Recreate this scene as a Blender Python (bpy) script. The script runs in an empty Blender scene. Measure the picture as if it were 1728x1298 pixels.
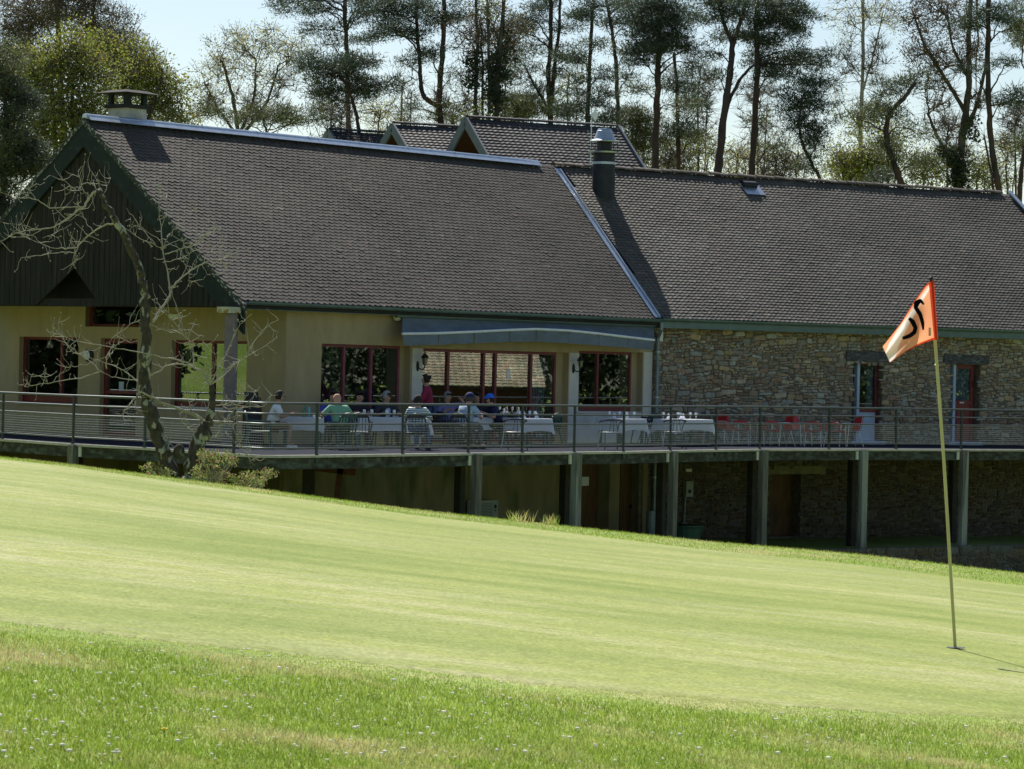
import bpy, bmesh, math, random
import numpy as np
from mathutils import Vector, Matrix
random.seed(7); RS = np.random.RandomState(7)
sc = bpy.context.scene; COL = sc.collection
# ------------------------------------------------ camera
F = 5300.0; CZ = 2.03; PITCH = -math.atan(27/F); ROLL = math.atan(.0229)
cp, sp = math.cos(PITCH), math.sin(PITCH); cr, sr = math.cos(ROLL), math.sin(ROLL)
_R = Vector((1, 0, 0)); _U = Vector((0, -sp, cp)); _F = Vector((0, cp, sp))
_cr = _R*cr + _U*sr; _cu = -_R*sr + _U*cr
cam = bpy.data.objects.new('camera', bpy.data.cameras.new('camera')); COL.objects.link(cam)
M = Matrix((( _cr.x, _cu.x, -_F.x, 0), (_cr.y, _cu.y, -_F.y, 0), (_cr.z, _cu.z, -_F.z, CZ), (0, 0, 0, 1)))
cam.matrix_world = M; cam.data.sensor_width = 36; cam.data.lens = F/1728*36
cam.data.clip_start = .5; cam.data.clip_end = 3000; sc.camera = cam
cam.data.dof.use_dof = True; cam.data.dof.focus_distance = 70; cam.data.dof.aperture_fstop = 32
# ------------------------------------------------ world, sun, exposure
SAZ, SEL = math.radians(-18), math.radians(48)
w = bpy.data.worlds.new("World"); sc.world = w; w.use_nodes = True
nt = w.node_tree; bg = nt.nodes['Background']; sky = nt.nodes.new('ShaderNodeTexSky'); sky.sky_type = 'NISHITA'
sky.sun_disc = False; sky.sun_elevation = SEL; sky.sun_rotation = SAZ
sky.air_density = 1.0; sky.dust_density = .6; sky.ozone_density = 1.5
nt.links.new(sky.outputs[0], bg.inputs[0]); bg.inputs[1].default_value = .072
sl = bpy.data.lights.new('sun', 'SUN'); sl.energy = 5.0; sl.angle = math.radians(.5); sl.color = (1, .95, .86)
sun = bpy.data.objects.new('sun', sl); COL.objects.link(sun)
SD = Vector((math.sin(SAZ)*math.cos(SEL), math.cos(SAZ)*math.cos(SEL), math.sin(SEL)))
sun.rotation_euler = SD.to_track_quat('Z', 'Y').to_euler(); sun.location = (-20, 60, 60)
sc.view_settings.view_transform = 'Standard'; sc.view_settings.look = 'None'; sc.view_settings.exposure = .62; sc.view_settings.gamma = 1
sc.render.resolution_x = 1024; sc.render.resolution_y = 769
# ------------------------------------------------ picture point -> place in the world
def ray(x, y):
    dx, dy = x-864, -(y-649)
    a, b = dx*cr-dy*sr, dx*sr+dy*cr
    return np.array([a, F*cp-b*sp, F*sp+b*cp])
O0 = np.array([0, 0, CZ])
def hit(x, y, n, q):
    r = ray(x, y); n = np.asarray(n, float); return O0+r*(n@(np.asarray(q, float)-O0)/(n@r))
def at(x, y, D):
    r = ray(x, y); return O0+r*(D/r[1])
def horizon(x): return 622+.0229*(x-864)
# ------------------------------------------------ materials
def mat(name, col, rough=.8, col2=None, var=.25, scale=4, stretch=(1, 1, 1), metal=0, bump=0, bscale=None, attr=False, spec=.3, trans=0, coord='Object', col3=None, s3=1.2, t3=(.5, .62)):
    m = bpy.data.materials.new(name); m.use_nodes = True; t = m.node_tree; N = t.nodes; L = t.links
    p = N['Principled BSDF']; p.inputs['Roughness'].default_value = rough; p.inputs['Metallic'].default_value = metal
    p.inputs['Specular IOR Level'].default_value = spec
    c1 = col; c2 = col2 or tuple(c*(1-var) for c in col)
    if col2 is None: c1 = tuple(min(1, c*(1+var*.6)) for c in col)
    tc = N.new('ShaderNodeTexCoord'); mp = N.new('ShaderNodeMapping'); mp.inputs['Scale'].default_value = stretch
    L.new(tc.outputs[coord], mp.inputs[0])
    nz = N.new('ShaderNodeTexNoise'); nz.inputs['Scale'].default_value = scale; nz.inputs['Detail'].default_value = 6; nz.inputs['Roughness'].default_value = .65
    L.new(mp.outputs[0], nz.inputs[0])
    rp = N.new('ShaderNodeValToRGB'); rp.color_ramp.elements[0].position = .35; rp.color_ramp.elements[1].position = .65
    rp.color_ramp.elements[0].color = (*c2, 1); rp.color_ramp.elements[1].color = (*c1, 1); L.new(nz.outputs[0], rp.inputs[0])
    out = rp.outputs[0]
    if col3:
        n3 = N.new('ShaderNodeTexNoise'); n3.inputs['Scale'].default_value = s3; n3.inputs['Detail'].default_value = 5; L.new(mp.outputs[0], n3.inputs[0])
        r3 = N.new('ShaderNodeValToRGB'); r3.color_ramp.elements[0].position = t3[0]; r3.color_ramp.elements[1].position = t3[1]; L.new(n3.outputs[0], r3.inputs[0])
        mx = N.new('ShaderNodeMixRGB'); mx.inputs[2].default_value = (*col3, 1); L.new(r3.outputs[0], mx.inputs[0]); L.new(out, mx.inputs[1]); out = mx.outputs[0]
    if attr:
        at_ = N.new('ShaderNodeAttribute'); at_.attribute_name = 'tint'
        mx = N.new('ShaderNodeMixRGB'); mx.blend_type = 'MULTIPLY'; mx.inputs[0].default_value = 1
        L.new(out, mx.inputs[1]); L.new(at_.outputs[0], mx.inputs[2]); out = mx.outputs[0]
    L.new(out, p.inputs['Base Color'])
    if bump:
        bp = N.new('ShaderNodeBump'); bp.inputs['Strength'].default_value = bump; bp.inputs['Distance'].default_value = .03
        nb = nz
        if bscale: nb = N.new('ShaderNodeTexNoise'); nb.inputs['Scale'].default_value = bscale; nb.inputs['Detail'].default_value = 4; L.new(mp.outputs[0], nb.inputs[0])
        L.new(nb.outputs[0], bp.inputs['Height']); L.new(bp.outputs[0], p.inputs['Normal'])
    if trans:
        tl = N.new('ShaderNodeBsdfTranslucent'); L.new(out, tl.inputs[0]); ms = N.new('ShaderNodeMixShader'); ms.inputs[0].default_value = trans
        L.new(p.outputs[0], ms.inputs[1]); L.new(tl.outputs[0], ms.inputs[2]); L.new(ms.outputs[0], N['Material Output'].inputs[0])
    return m
def glassmat(name, tint=(.8, .85, .85), gl=.17):
    m = bpy.data.materials.new(name); m.use_nodes = True; t = m.node_tree; N = t.nodes; L = t.links
    N.remove(N['Principled BSDF'])
    tr = N.new('ShaderNodeBsdfTransparent'); tr.inputs[0].default_value = (*tint, 1)
    g = N.new('ShaderNodeBsdfGlossy'); g.inputs['Roughness'].default_value = .01; g.inputs[0].default_value = (.9, .95, .95, 1)
    tc = N.new('ShaderNodeTexCoord'); nz = N.new('ShaderNodeTexNoise'); nz.inputs['Scale'].default_value = 1.1; L.new(tc.outputs['Object'], nz.inputs[0])
    bp = N.new('ShaderNodeBump'); bp.inputs['Strength'].default_value = .0035; bp.inputs['Distance'].default_value = .05; L.new(nz.outputs[0], bp.inputs['Height']); L.new(bp.outputs[0], g.inputs['Normal'])
    ms = N.new('ShaderNodeMixShader'); ms.inputs[0].default_value = gl
    L.new(tr.outputs[0], ms.inputs[1]); L.new(g.outputs[0], ms.inputs[2]); L.new(ms.outputs[0], N['Material Output'].inputs[0]); return m
K = {}
K['plaster'] = mat('plaster', (.41, .32, .18), .9, var=.14, scale=1.6, stretch=(1, 1, .4), bump=.15, bscale=60, col3=(.30, .27, .20), s3=.5, t3=(.5, .8))
K['pier'] = mat('pale_paint', (.62, .6, .56), .85, var=.1, scale=3, col3=(.40, .39, .37), s3=1.5, t3=(.55, .8))
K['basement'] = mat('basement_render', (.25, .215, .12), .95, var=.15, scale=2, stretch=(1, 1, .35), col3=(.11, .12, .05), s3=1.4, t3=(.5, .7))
K['boards'] = mat('weathered_boards', (.034, .030, .025), .85, col2=(.014, .013, .011), scale=14, stretch=(1, 1, .06), bump=.5, col3=(.07, .068, .06), s3=9, t3=(.62, .8))
K['green'] = mat('dark_green_paint', (.012, .019, .017), .7, var=.25, scale=3, col3=(.035, .045, .04), s3=6, t3=(.6, .75))
K['lichen'] = mat('lichen_edge', (.055, .055, .048), .95, scale=20, var=.5, col3=(.32, .34, .30), s3=14, t3=(.56, .62))
K['zinc'] = mat('zinc', (.20, .25, .27), .5, metal=.35, var=.2, scale=3, spec=.5)
K['ridge'] = mat('ridge_metal', (.50, .55, .60), .32, metal=.75, var=.15, scale=5, spec=.5)
K['gutter'] = mat('gutter_paint', (.10, .15, .155), .35, var=.2, scale=3, metal=.2, spec=.5)
K['red'] = mat('oxblood_frame', (.17, .018, .022), .4, var=.2, scale=5, spec=.5)
K['redl'] = mat('faded_red_frame', (.22, .05, .075), .4, var=.2, scale=5)
K['glass'] = glassmat('window_glass')
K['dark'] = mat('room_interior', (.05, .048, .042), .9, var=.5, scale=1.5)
K['curtain'] = mat('blue_curtain', (.22, .27, .33), .9, var=.2, scale=10, stretch=(1, 1, .05))
K['tile'] = mat('brown_clay_tile', (.052, .044, .036), .65, var=.2, scale=9, attr=True, bump=.1, col3=(.078, .071, .06), s3=5, t3=(.6, .75), spec=.25)
K['tile2'] = mat('grey_clay_tile', (.080, .071, .061), .6, var=.2, scale=9, attr=True, bump=.1, col3=(.13, .12, .107), s3=5, t3=(.58, .75), spec=.25)
K['tile3'] = mat('dark_slate_tile', (.055, .052, .052), .65, var=.2, scale=9, attr=True)
K['under'] = mat('roof_felt', (.03, .03, .03), .95)
K['stone'] = mat('rubble_stone', (.9, .9, .9), .93, var=.3, scale=11, attr=True, bump=.5, bscale=30)
K['mortar'] = mat('mortar', (.15, .125, .09), .97, var=.4, scale=8, bump=.5)
K['oak'] = mat('grey_oak', (.085, .085, .09), .9, scale=16, stretch=(.3, .3, 1), bump=.6, var=.5, col3=(.2, .21, .22), s3=8, t3=(.55, .75))
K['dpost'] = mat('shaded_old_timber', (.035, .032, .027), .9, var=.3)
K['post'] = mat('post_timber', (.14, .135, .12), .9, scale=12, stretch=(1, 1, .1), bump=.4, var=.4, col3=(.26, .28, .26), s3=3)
K['beam'] = mat('weathered_beam', (.04, .042, .036), .9, scale=5, stretch=(1, 1, 2.5), bump=.4, var=.5, col3=(.10, .125, .115), s3=3.2, t3=(.48, .75))
K['deck'] = mat('deck_boards', (.035, .038, .05), .95, var=.3, scale=6, spec=.02)
K['rail'] = mat('galvanised_rail', (.105, .118, .122), .42, var=.12, scale=8, metal=.7, spec=.6)
K['rpost'] = mat('rail_post_paint', (.042, .052, .053), .5, var=.12, scale=8, metal=.2)
K['white'] = mat('white_paint', (.75, .76, .74), .6, var=.1)
K['cream'] = mat('cream_siding', (.62, .56, .42), .8, var=.1, scale=3)
K['brown'] = mat('brown_door', (.13, .07, .03), .7, var=.35, scale=8, stretch=(1, 1, .2))
K['soffit'] = mat('brown_soffit', (.10, .04, .02), .8, var=.3, scale=6)
K['awning'] = mat('awning_fabric', (.17, .21, .26), .9, var=.14, scale=2.2, stretch=(1, 1, 2.5), trans=.15, col3=(.13, .15, .16), s3=1.6, t3=(.5, .8))
K['iron'] = mat('black_iron', (.02, .02, .022), .5)
K['steel'] = mat('cowl_steel', (.42, .47, .52), .35, metal=.6, var=.12)
K['flue'] = mat('dark_flue', (.025, .028, .034), .5, metal=.2, var=.3)
K['cloth'] = mat('white_tablecloth', (.93, .94, 1.0), .9, var=.02, scale=6, trans=.4)
K['pgreen'] = mat('green_plastic', (.03, .085, .07), .45, var=.1, spec=.5)
K['pblack'] = mat('black_plastic', (.018, .02, .024), .4, var=.1, spec=.5)
K['pred'] = mat('red_plastic', (.50, .02, .02), .4, var=.15, spec=.5)
K['chrome'] = mat('silver_tube', (.55, .58, .62), .3, metal=.7, var=.05)
K['skin'] = mat('skin', (.42, .25, .18), .6, var=.1, scale=10)
K['bottle'] = mat('green_bottle', (.03, .16, .09), .15, var=.05, spec=.8)
K['glassware'] = mat('glassware', (.75, .8, .85), .08, var=.02, spec=.9)
K['ceramic'] = mat('ceramic', (.8, .8, .8), .25, var=.02, spec=.7)
K['paper'] = mat('paper', (.75, .77, .8), .9, var=.03)
# ------------------------------------------------ mesh collecting
ORG = {}
def quads(a, b, c, d): return [(a, b, c, d)]
class MB:
    def __init__(s): s.v = []; s.f = []; s.n = 0; s.c = []
    def add(s, v, f, col=None):
        v = np.asarray(v, float).reshape(-1, 3)
        s.v.append(v)
        if isinstance(f, np.ndarray): s.f.append(('a', f+s.n))
        else: s.f.append(('l', [tuple(i+s.n for i in q) for q in f]))
        if col is not None:
            col = np.asarray(col, float)
            s.c.append(np.tile(col, (len(v), 1)) if col.ndim == 1 else col)
        s.n += len(v); return s
    def box8(s, P, col=None): return s.add(P, [(0, 3, 2, 1), (4, 5, 6, 7), (0, 1, 5, 4), (1, 2, 6, 5), (2, 3, 7, 6), (3, 0, 4, 7)], col)
    def box(s, c, h, ax=None, col=None):
        ax = np.eye(3) if ax is None else np.asarray(ax, float); c = np.asarray(c, float)
        P = [c+ax[0]*h[0]*i+ax[1]*h[1]*j+ax[2]*h[2]*k for k in (-1, 1) for i, j in ((-1, -1), (1, -1), (1, 1), (-1, 1))]
        return s.box8(P, col)
    def bar(s, a, b, wd, ht=None, up=(0, 0, 1), col=None):
        a = np.asarray(a, float); b = np.asarray(b, float); d = b-a; L = np.linalg.norm(d)
        if L < 1e-6: return s
        d = d/L; sd = np.cross(d, up); n = np.linalg.norm(sd)
        sd = np.array([1, 0, 0.]) if n < 1e-5 else sd/n
        return s.box((a+b)/2, (L/2, wd/2, (ht or wd)/2), (d, sd, np.cross(sd, d)), col)
    def tube(s, pts, r, n=6, cap=True, col=None):
        P = np.asarray(pts, float); m = len(P); r = np.full(m, r, float) if np.isscalar(r) else np.asarray(r, float)
        T = np.gradient(P, axis=0); T /= np.linalg.norm(T, axis=1)[:, None]+1e-9
        up = np.array([0, 0, 1.]) if abs(T[0, 2]) < .9 else np.array([1., 0, 0])
        A = np.zeros_like(P); a = np.cross(T[0], up)
        for i in range(m):
            a = a-T[i]*(a@T[i]); a /= np.linalg.norm(a)+1e-9; A[i] = a
        B = np.cross(T, A); th = np.arange(n)*2*math.pi/n
        V = P[:, None]+(A[:, None]*np.cos(th)[None, :, None]+B[:, None]*np.sin(th)[None, :, None])*r[:, None, None]
        i = np.arange(m-1)[:, None]*n; j = np.arange(n)[None]; j2 = (j+1) % n
        f = np.stack([i+j, i+j2, i+n+j2, i+n+j], -1).reshape(-1, 4)
        s.add(V.reshape(-1, 3), f, col)
        if cap and n > 3:
            s.f.append(('l', [tuple(range(s.n-n, s.n)), tuple(range(s.n-m*n+n-1, s.n-m*n-1, -1))]))
        return s
    def lathe(s, c, prof, n=12, ax=(0, 0, 1), col=None):
        return s.tube([np.asarray(c, float)+np.asarray(ax, float)*z for r, z in prof], [r for r, z in prof], n, True, col)
    def sphere(s, c, r, n=10, m=7, col=None):
        r = np.array([r]*3 if np.isscalar(r) else r, float); c = np.asarray(c, float)
        ph = np.linspace(0.02, math.pi-.02, m); th = np.arange(n)*2*math.pi/n
        V = np.stack([np.sin(ph)[:, None]*np.cos(th), np.sin(ph)[:, None]*np.sin(th), np.cos(ph)[:, None]*np.ones(n)], -1)*r+c
        i = np.arange(m-1)[:, None]*n; j = np.arange(n)[None]; j2 = (j+1) % n
        return s.add(V.reshape(-1, 3), np.stack([i+j, i+n+j, i+n+j2, i+j2], -1).reshape(-1, 4), col)
    def grid(s, G, col=None):
        G = np.asarray(G, float); a, b = G.shape[:2]
        i = np.arange(a-1)[:, None]*b; j = np.arange(b-1)[None]
        return s.add(G.reshape(-1, 3), np.stack([i+j, i+j+1, i+b+j+1, i+b+j], -1).reshape(-1, 4), col)
    def build(s, name, m, parent=None, smooth=False, local=False):
        V = np.concatenate(s.v) if s.v else np.zeros((0, 3))
        org = np.array(ORG.get(parent.name, (0, 0, 0)) if parent is not None else (0, 0, 0), float)
        if local: org = org*0
        V = V-org; me = bpy.data.meshes.new(name)
        lv, ls = [], []
        for k, f in s.f:
            if k == 'a': lv.append(f.ravel()); ls.append(np.full(len(f), f.shape[1]))
            else:
                for q in f: lv.append(np.array(q)); ls.append(np.array([len(q)]))
        lv = np.concatenate(lv).astype(np.int32); ls = np.concatenate(ls).astype(np.int32); st = np.concatenate([[0], np.cumsum(ls)[:-1]]).astype(np.int32)
        me.vertices.add(len(V)); me.vertices.foreach_set('co', V.ravel().astype(np.float32))
        me.loops.add(len(lv)); me.loops.foreach_set('vertex_index', lv)
        me.polygons.add(len(ls)); me.polygons.foreach_set('loop_start', st); me.polygons.foreach_set('loop_total', ls)
        me.polygons.foreach_set('use_smooth', np.full(len(ls), bool(smooth)))
        if s.c:
            C = np.concatenate(s.c); ca = me.color_attributes.new('tint', 'FLOAT_COLOR', 'POINT')
            ca.data.foreach_set('color', np.concatenate([C, np.ones((len(C), 1))], 1).ravel().astype(np.float32))
        me.update(calc_edges=True); me.validate()
        me.materials.append(K[m] if isinstance(m, str) else m)
        o = bpy.data.objects.new(name, me); COL.objects.link(o)
        if parent is not None:
            o.parent = parent; ORG[o.name] = tuple(org) if not local else (0, 0, 0)
        return o
def tag(o, label=None, cat=None, group=None, kind=None):
    if label: o['label'] = label
    if cat: o['category'] = cat
    if group: o['group'] = group
    if kind: o['kind'] = kind
    return o
def thing(name, label, cat, loc=(0, 0, 0), group=None, rz=0):
    o = bpy.data.objects.new(name, None); COL.objects.link(o); o.location = tuple(float(a) for a in loc); o.rotation_euler = (0, 0, rz)
    o.empty_display_size = .2; ORG[o.name] = tuple(float(a) for a in loc); tag(o, label, cat, group); return o
def dup(root, loc, rz, label, group=None):
    r = root.copy(); COL.objects.link(r); r.location = tuple(float(a) for a in loc); r.rotation_euler = (0, 0, rz); r['label'] = label
    if group: r['group'] = group
    for ch in root.children:
        c = ch.copy(); COL.objects.link(c); c.parent = r
        for g in ch.children:
            d = g.copy(); COL.objects.link(d); d.parent = c
    return r
class Wall:
    """vertical plane through q with horizontal direction (1,t); n points to the viewer's side"""
    def __init__(s, q, t):
        s.q = np.array([q[0], q[1], 0.]); s.U = np.array([1, t, 0.]); s.U /= np.linalg.norm(s.U); s.N = np.array([s.U[1], -s.U[0], 0.])
    def uz(s, x, y, off=0):
        p = hit(x, y, s.N, s.q+s.N*off); return float((p-s.q)@s.U), float(p[2])
    def pt(s, u, z, off=0): return s.q+s.U*u+s.N*off+np.array([0, 0, z])
    def box(s, mb, u0, u1, z0, z1, n0, n1, col=None):
        return mb.box8([s.pt(u0, z0, n0), s.pt(u1, z0, n0), s.pt(u1, z0, n1), s.pt(u0, z0, n1), s.pt(u0, z1, n0), s.pt(u1, z1, n0), s.pt(u1, z1, n1), s.pt(u0, z1, n1)], col)
    def rect(s, x0, y0, x1, y1):
        u0, z1 = s.uz(x0, y0); u1, _ = s.uz(x1, y0); _, z0 = s.uz(x0, y1); return u0, u1, z0, z1
    def plane(s, mb, u0, u1, z0, z1, holes=(), off=0, dep=.22):
        us = sorted({u0, u1, *[a for h in holes for a in h[:2] if u0 < a < u1]}); zs = sorted({z0, z1, *[a for h in holes for a in h[2:4] if z0 < a < z1]})
        for a, b in zip(us, us[1:]):
            for c, d in zip(zs, zs[1:]):
                m1, m2 = (a+b)/2, (c+d)/2
                if any(h[0] < m1 < h[1] and h[2] < m2 < h[3] for h in holes): continue
                mb.add([s.pt(a, c, off), s.pt(b, c, off), s.pt(b, d, off), s.pt(a, d, off)], [(0, 1, 2, 3)])
        for h in holes:
            A, B, C, D = h[:4]
            for (ua, za), (ub, zb) in (((A, C), (A, D)), ((A, D), (B, D)), ((B, D), (B, C)), ((B, C), (A, C))):
                mb.add([s.pt(ua, za, off), s.pt(ub, zb, off), s.pt(ub, zb, off-dep), s.pt(ua, za, off-dep)], [(0, 1, 2, 3)])
ZG = np.array([0, 0, 1.])
# ================================================ ground
CX = [0, 120, 250, 450, 700, 950, 1200, 1450, 1728]; CY = [770, 783, 800, 826, 859, 886, 913, 934, 966]
def crest_z(u):                      # height of the crest of the green, per direction u = X/Y
    x = 864+u*F; y = np.interp(x, CX, CY) + np.minimum(x, 0)*.12 + np.maximum(x-1728, 0)*.11
    return CZ-(y-(622+.0229*(x-864)))/F*34
def sstep(a, b, x): t = np.clip((x-a)/(b-a), 0, 1); return t*t*(3-2*t)
def gz(X, Y):
    X = np.asarray(X, float); Y = np.asarray(Y, float); Xc = np.clip(X, -14, 14)
    pl = .70-.0896*Xc-.015*(Y-18)
    u = np.clip(X/np.maximum(Y, 5), -.3, .3)
    z = pl+sstep(16, 33, Y)*(crest_z(u)-(.70-.0896*np.clip(u*34, -14, 14)-.015*16))
    z = z-.022*np.maximum(Y-33.3, 0)**2
    low = -2.8-.95*sstep(4.5, 7, X)*(1-sstep(.1, .5, Y-(86.7+np.where(X > 8.7, .76, 1.0)*(X-8.7))))
    low = low+1.6*sstep(-2, -9, X)*sstep(50, 60, Y)
    low = low+sstep(96, 125, Y)*2.2
    z = np.maximum(z, low)
    hill = sstep(-24, -75, X)*9+sstep(-20, -30, X)*1.0
    return z+hill*sstep(5, 30, Y)+.02*np.sin(X*.9+Y*.3)*sstep(40, 60, Y)
def axis(lo, hi, d0, grow=1.12, dmax=30, c=0):
    a = [c]; d = d0
    while a[-1] < hi: a.append(a[-1]+d); d = min(dmax, d*grow) if abs(a[-1]-c) > 14 else d
    b = [c]; d = d0
    while b[-1] > lo: b.append(b[-1]-d); d = min(dmax, d*grow) if abs(b[-1]-c) > 14 else d
    return np.array(sorted(set(a+b)))
ax_ = axis(-500, 500, .35); ay_ = np.concatenate([np.arange(-20, 6, 2), np.arange(6, 42, .35), np.arange(42, 76, .8), np.arange(76, 98, .3), np.arange(98, 104, .8), np.geomspace(104, 1500, 40)])
GX, GY = np.meshgrid(ax_, ay_); G = np.stack([GX, GY, gz(GX, GY)], -1)
def grassmat(name, c1, c2, c3, s1, s2, stretch=(1, 1, 1), bump=.3, soil=None, tr=.0, fine=90):
    m = bpy.data.materials.new(name); m.use_nodes = True; t = m.node_tree; N = t.nodes; L = t.links; p = N['Principled BSDF']; p.inputs['Roughness'].default_value = .9; p.inputs['Specular IOR Level'].default_value = .15
    tc = N.new('ShaderNodeTexCoord'); mp = N.new('ShaderNodeMapping'); mp.inputs['Scale'].default_value = stretch; mp.inputs['Rotation'].default_value = (0, 0, .05); L.new(tc.outputs['Object'], mp.inputs[0])
    def nz(s, d=4, src=mp.outputs[0]): n = N.new('ShaderNodeTexNoise'); n.inputs['Scale'].default_value = s; n.inputs['Detail'].default_value = d; L.new(src, n.inputs[0]); return n.outputs[0]
    def ramp(f, a, b, ca, cb):
        r = N.new('ShaderNodeValToRGB'); r.color_ramp.elements[0].position = a; r.color_ramp.elements[1].position = b; r.color_ramp.elements[0].color = (*ca, 1); r.color_ramp.elements[1].color = (*cb, 1); L.new(f, r.inputs[0]); return r.outputs[0]
    def mix(f, a, b, bt='MIX'):
        x = N.new('ShaderNodeMixRGB'); x.blend_type = bt
        if isinstance(f, float): x.inputs[0].default_value = f
        else: L.new(f, x.inputs[0])
        L.new(a, x.inputs[1]); L.new(b, x.inputs[2]); return x.outputs[0]
    base = mix(ramp(nz(s2, 5), .4, .68, (0, 0, 0), (1, 1, 1)), ramp(nz(s1), .38, .66, c1, c2), ramp(nz(s1*2.3), .4, .6, c2, c3))
    base = mix(.8, base, ramp(nz(fine, 5, tc.outputs['Object']), .3, .72, (.5, .52, .42), (1.4, 1.38, 1.4)), 'MULTIPLY'); base = mix(.6, base, ramp(nz(fine*.22, 4, tc.outputs['Object']), .35, .66, (.8, .82, .7), (1.15, 1.12, 1.15)), 'MULTIPLY')
    if soil: base = mix(ramp(nz(.5, 6, tc.outputs['Object']), soil, soil+.08, (0, 0, 0), (1, 1, 1)), base, ramp(nz(30, 4), .3, .7, (.16, .12, .08), (.30, .24, .17)))
    L.new(base, p.inputs['Base Color'])
    bp = N.new('ShaderNodeBump'); bp.inputs['Strength'].default_value = bump; bp.inputs['Distance'].default_value = .01; L.new(nz(fine*.7, 3, tc.outputs['Object']), bp.inputs['Height']); L.new(bp.outputs[0], p.inputs['Normal'])
    return m
K['rough'] = grassmat('rough_grass', (.18, .26, .045), (.24, .32, .07), (.33, .33, .14), .9, .4, soil=.72, fine=30)
K['fair'] = grassmat('putting_turf', (.17, .225, .045), (.265, .30, .085), (.34, .35, .165), 1.0, .3, stretch=(.45, 1.3, 1), fine=52, bump=.5)
o = MB().grid(G).build('ground', 'rough', smooth=True); tag(o, kind='structure')
NX = [-400, 0, 200, 350, 500, 700, 900, 1100, 1300, 1500, 1728, 2200]; NY = [1010, 1048, 1073, 1091, 1105, 1131, 1154, 1172, 1189, 1202, 1213, 1222]
def ground_hit(x, y):
    r = ray(x, y); lo, hi = 6., 33.
    for _ in range(40):
        m = (lo+hi)/2; p = O0+r*(m/r[1])
        if p[2] > gz(p[0], p[1]): lo = m
        else: hi = m
    return O0+r*(lo/r[1])
rows = []
xs = np.linspace(-380, 2180, 150)
NEAR = []
for x in xs:
    p = ground_hit(x, np.interp(x, NX, NY)); d0 = p[1]*(1+.003*math.sin(x*.11)+.002*math.sin(x*.37)); u = p[0]/p[1]; NEAR.append((u, d0))
    far = np.interp(x, [0, 900, 1728], [32.8, 31.6, 29.6])
    d = d0+(far-d0)*np.linspace(0, 1, 60)
    P_ = np.stack([u*d, d, gz(u*d, d)+.006+.005*np.linspace(0, 1, 60)], -1); rows.append(np.concatenate([P_[:1]-np.array([[0, .10, .03]]), P_]))
o = MB().grid(np.array(rows).transpose(1, 0, 2)).build('putting_green', 'fair', smooth=True); tag(o, kind='structure')
NEAR = np.array(NEAR)
def near_d(u): return np.interp(u, NEAR[:, 0], NEAR[:, 1])
# ---- grass blades
K['blade'] = mat('grass_blades', (.25, .36, .055), .7, col2=(.17, .27, .035), scale=2.5, col3=(.46, .43, .22), s3=1.3, t3=(.5, .68), trans=.5, attr=True, spec=.2)
def blades(name, X, Y, h, wd, seed, parent=None):
    r = np.random.RandomState(seed); n = len(X); z = gz(X, Y)+.0
    a = r.rand(n)*math.pi; dx, dy = np.cos(a)*wd/2, np.sin(a)*wd/2; hh = h*(.5+r.rand(n)); lx, ly = r.randn(n)*hh*.45, r.randn(n)*hh*.45
    V = np.stack([np.stack([X-dx, Y-dy, z-.003], -1), np.stack([X+dx, Y+dy, z-.003], -1), np.stack([X+lx, Y+ly, z+hh], -1)], 1)
    f = np.arange(n*3).reshape(n, 3); c = .75+.5*r.rand(n, 1); t = np.repeat(np.concatenate([c*(.9+.35*r.rand(n, 1)), c, c*(.8+.3*r.rand(n, 1))], 1), 3, 0)
    o = MB().add(V.reshape(-1, 3), f, t).build(name, 'blade'); tag(o, kind='stuff'); return o
n = 330000; D = 6.6*(17.5/6.6)**RS.rand(n); u = (RS.rand(n)-.5)*.36; ok = D < near_d(u)+.04*RS.randn(n)*.5
o = blades('rough_grass', (u*D)[ok], D[ok], .017*np.clip((near_d(u)-D)*1.2, .35, 1)[ok], .0042, 1); tag(o, 'short bright rough grass across the foreground below the putting green', 'grass')
n = 60000; u = (RS.rand(n)-.5)*.37; fr = np.interp(u*F+864, [0, 900, 1728], [32.8, 31.6, 29.6]); D = fr+RS.rand(n)*(36-fr)
o = blades('collar_grass', u*D, D, .018*(.6+.8*RS.rand(n)**3), .007, 2); tag(o, 'thin strip of longer grass along the far crest of the green', 'grass')
for (px, wpx, hh) in ((885, 26, .13), (935, 16, .12)):
    n = 60; x = px+(RS.rand(n)-.5)*wpx*1.6; D = 33.6+RS.rand(n)*.5; X = (x-864)/F*D
    o = blades('grass_tuft', X, D, hh*.8, .012, 3+px)
    tag(o, 'tall grass tuft on the crest in front of the air conditioner wall' if px == 885 else 'smaller grass tuft on the crest just left of the brown basement door', 'grass')
# ---- small white flowers, leaf litter, one dandelion
mb = MB()
K['petal'] = mat('pale_petals', (.80, .78, .68), .8, var=.2, trans=.3)
for i in range(1000):
    x = random.uniform(-10, 1740); y = random.uniform(1060, 1298)
    if y < np.interp(x, NX, NY)+6: continue
    if random.random() > .25+.75*(math.sin(x*.011+y*.02)*.5+.5): continue
    p = ground_hit(x, y); s_ = random.uniform(.003, .0075)*(1.5 if random.random() < .12 else 1)
    mb.sphere(p+ZG*random.uniform(.012, .03), (s_, s_, s_*.5), 6, 4)
o = mb.build('clover_flowers', 'petal'); tag(o, 'tiny white flowers and pale specks scattered in the foreground grass', 'flowers', kind='stuff')
K['yellow'] = mat('dandelion_yellow', (.8, .6, .02), .7, var=.1)
p = ground_hit(277, 1243); t = thing('dandelion', 'single yellow dandelion flower low in the foreground grass', 'flower', p)
mb = MB()
for k in range(22):
    a = k*2*math.pi/22; d = np.array([math.cos(a), math.sin(a), .35]); mb.bar(p+ZG*.02, p+ZG*.02+d*.010, .005, .002)
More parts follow.
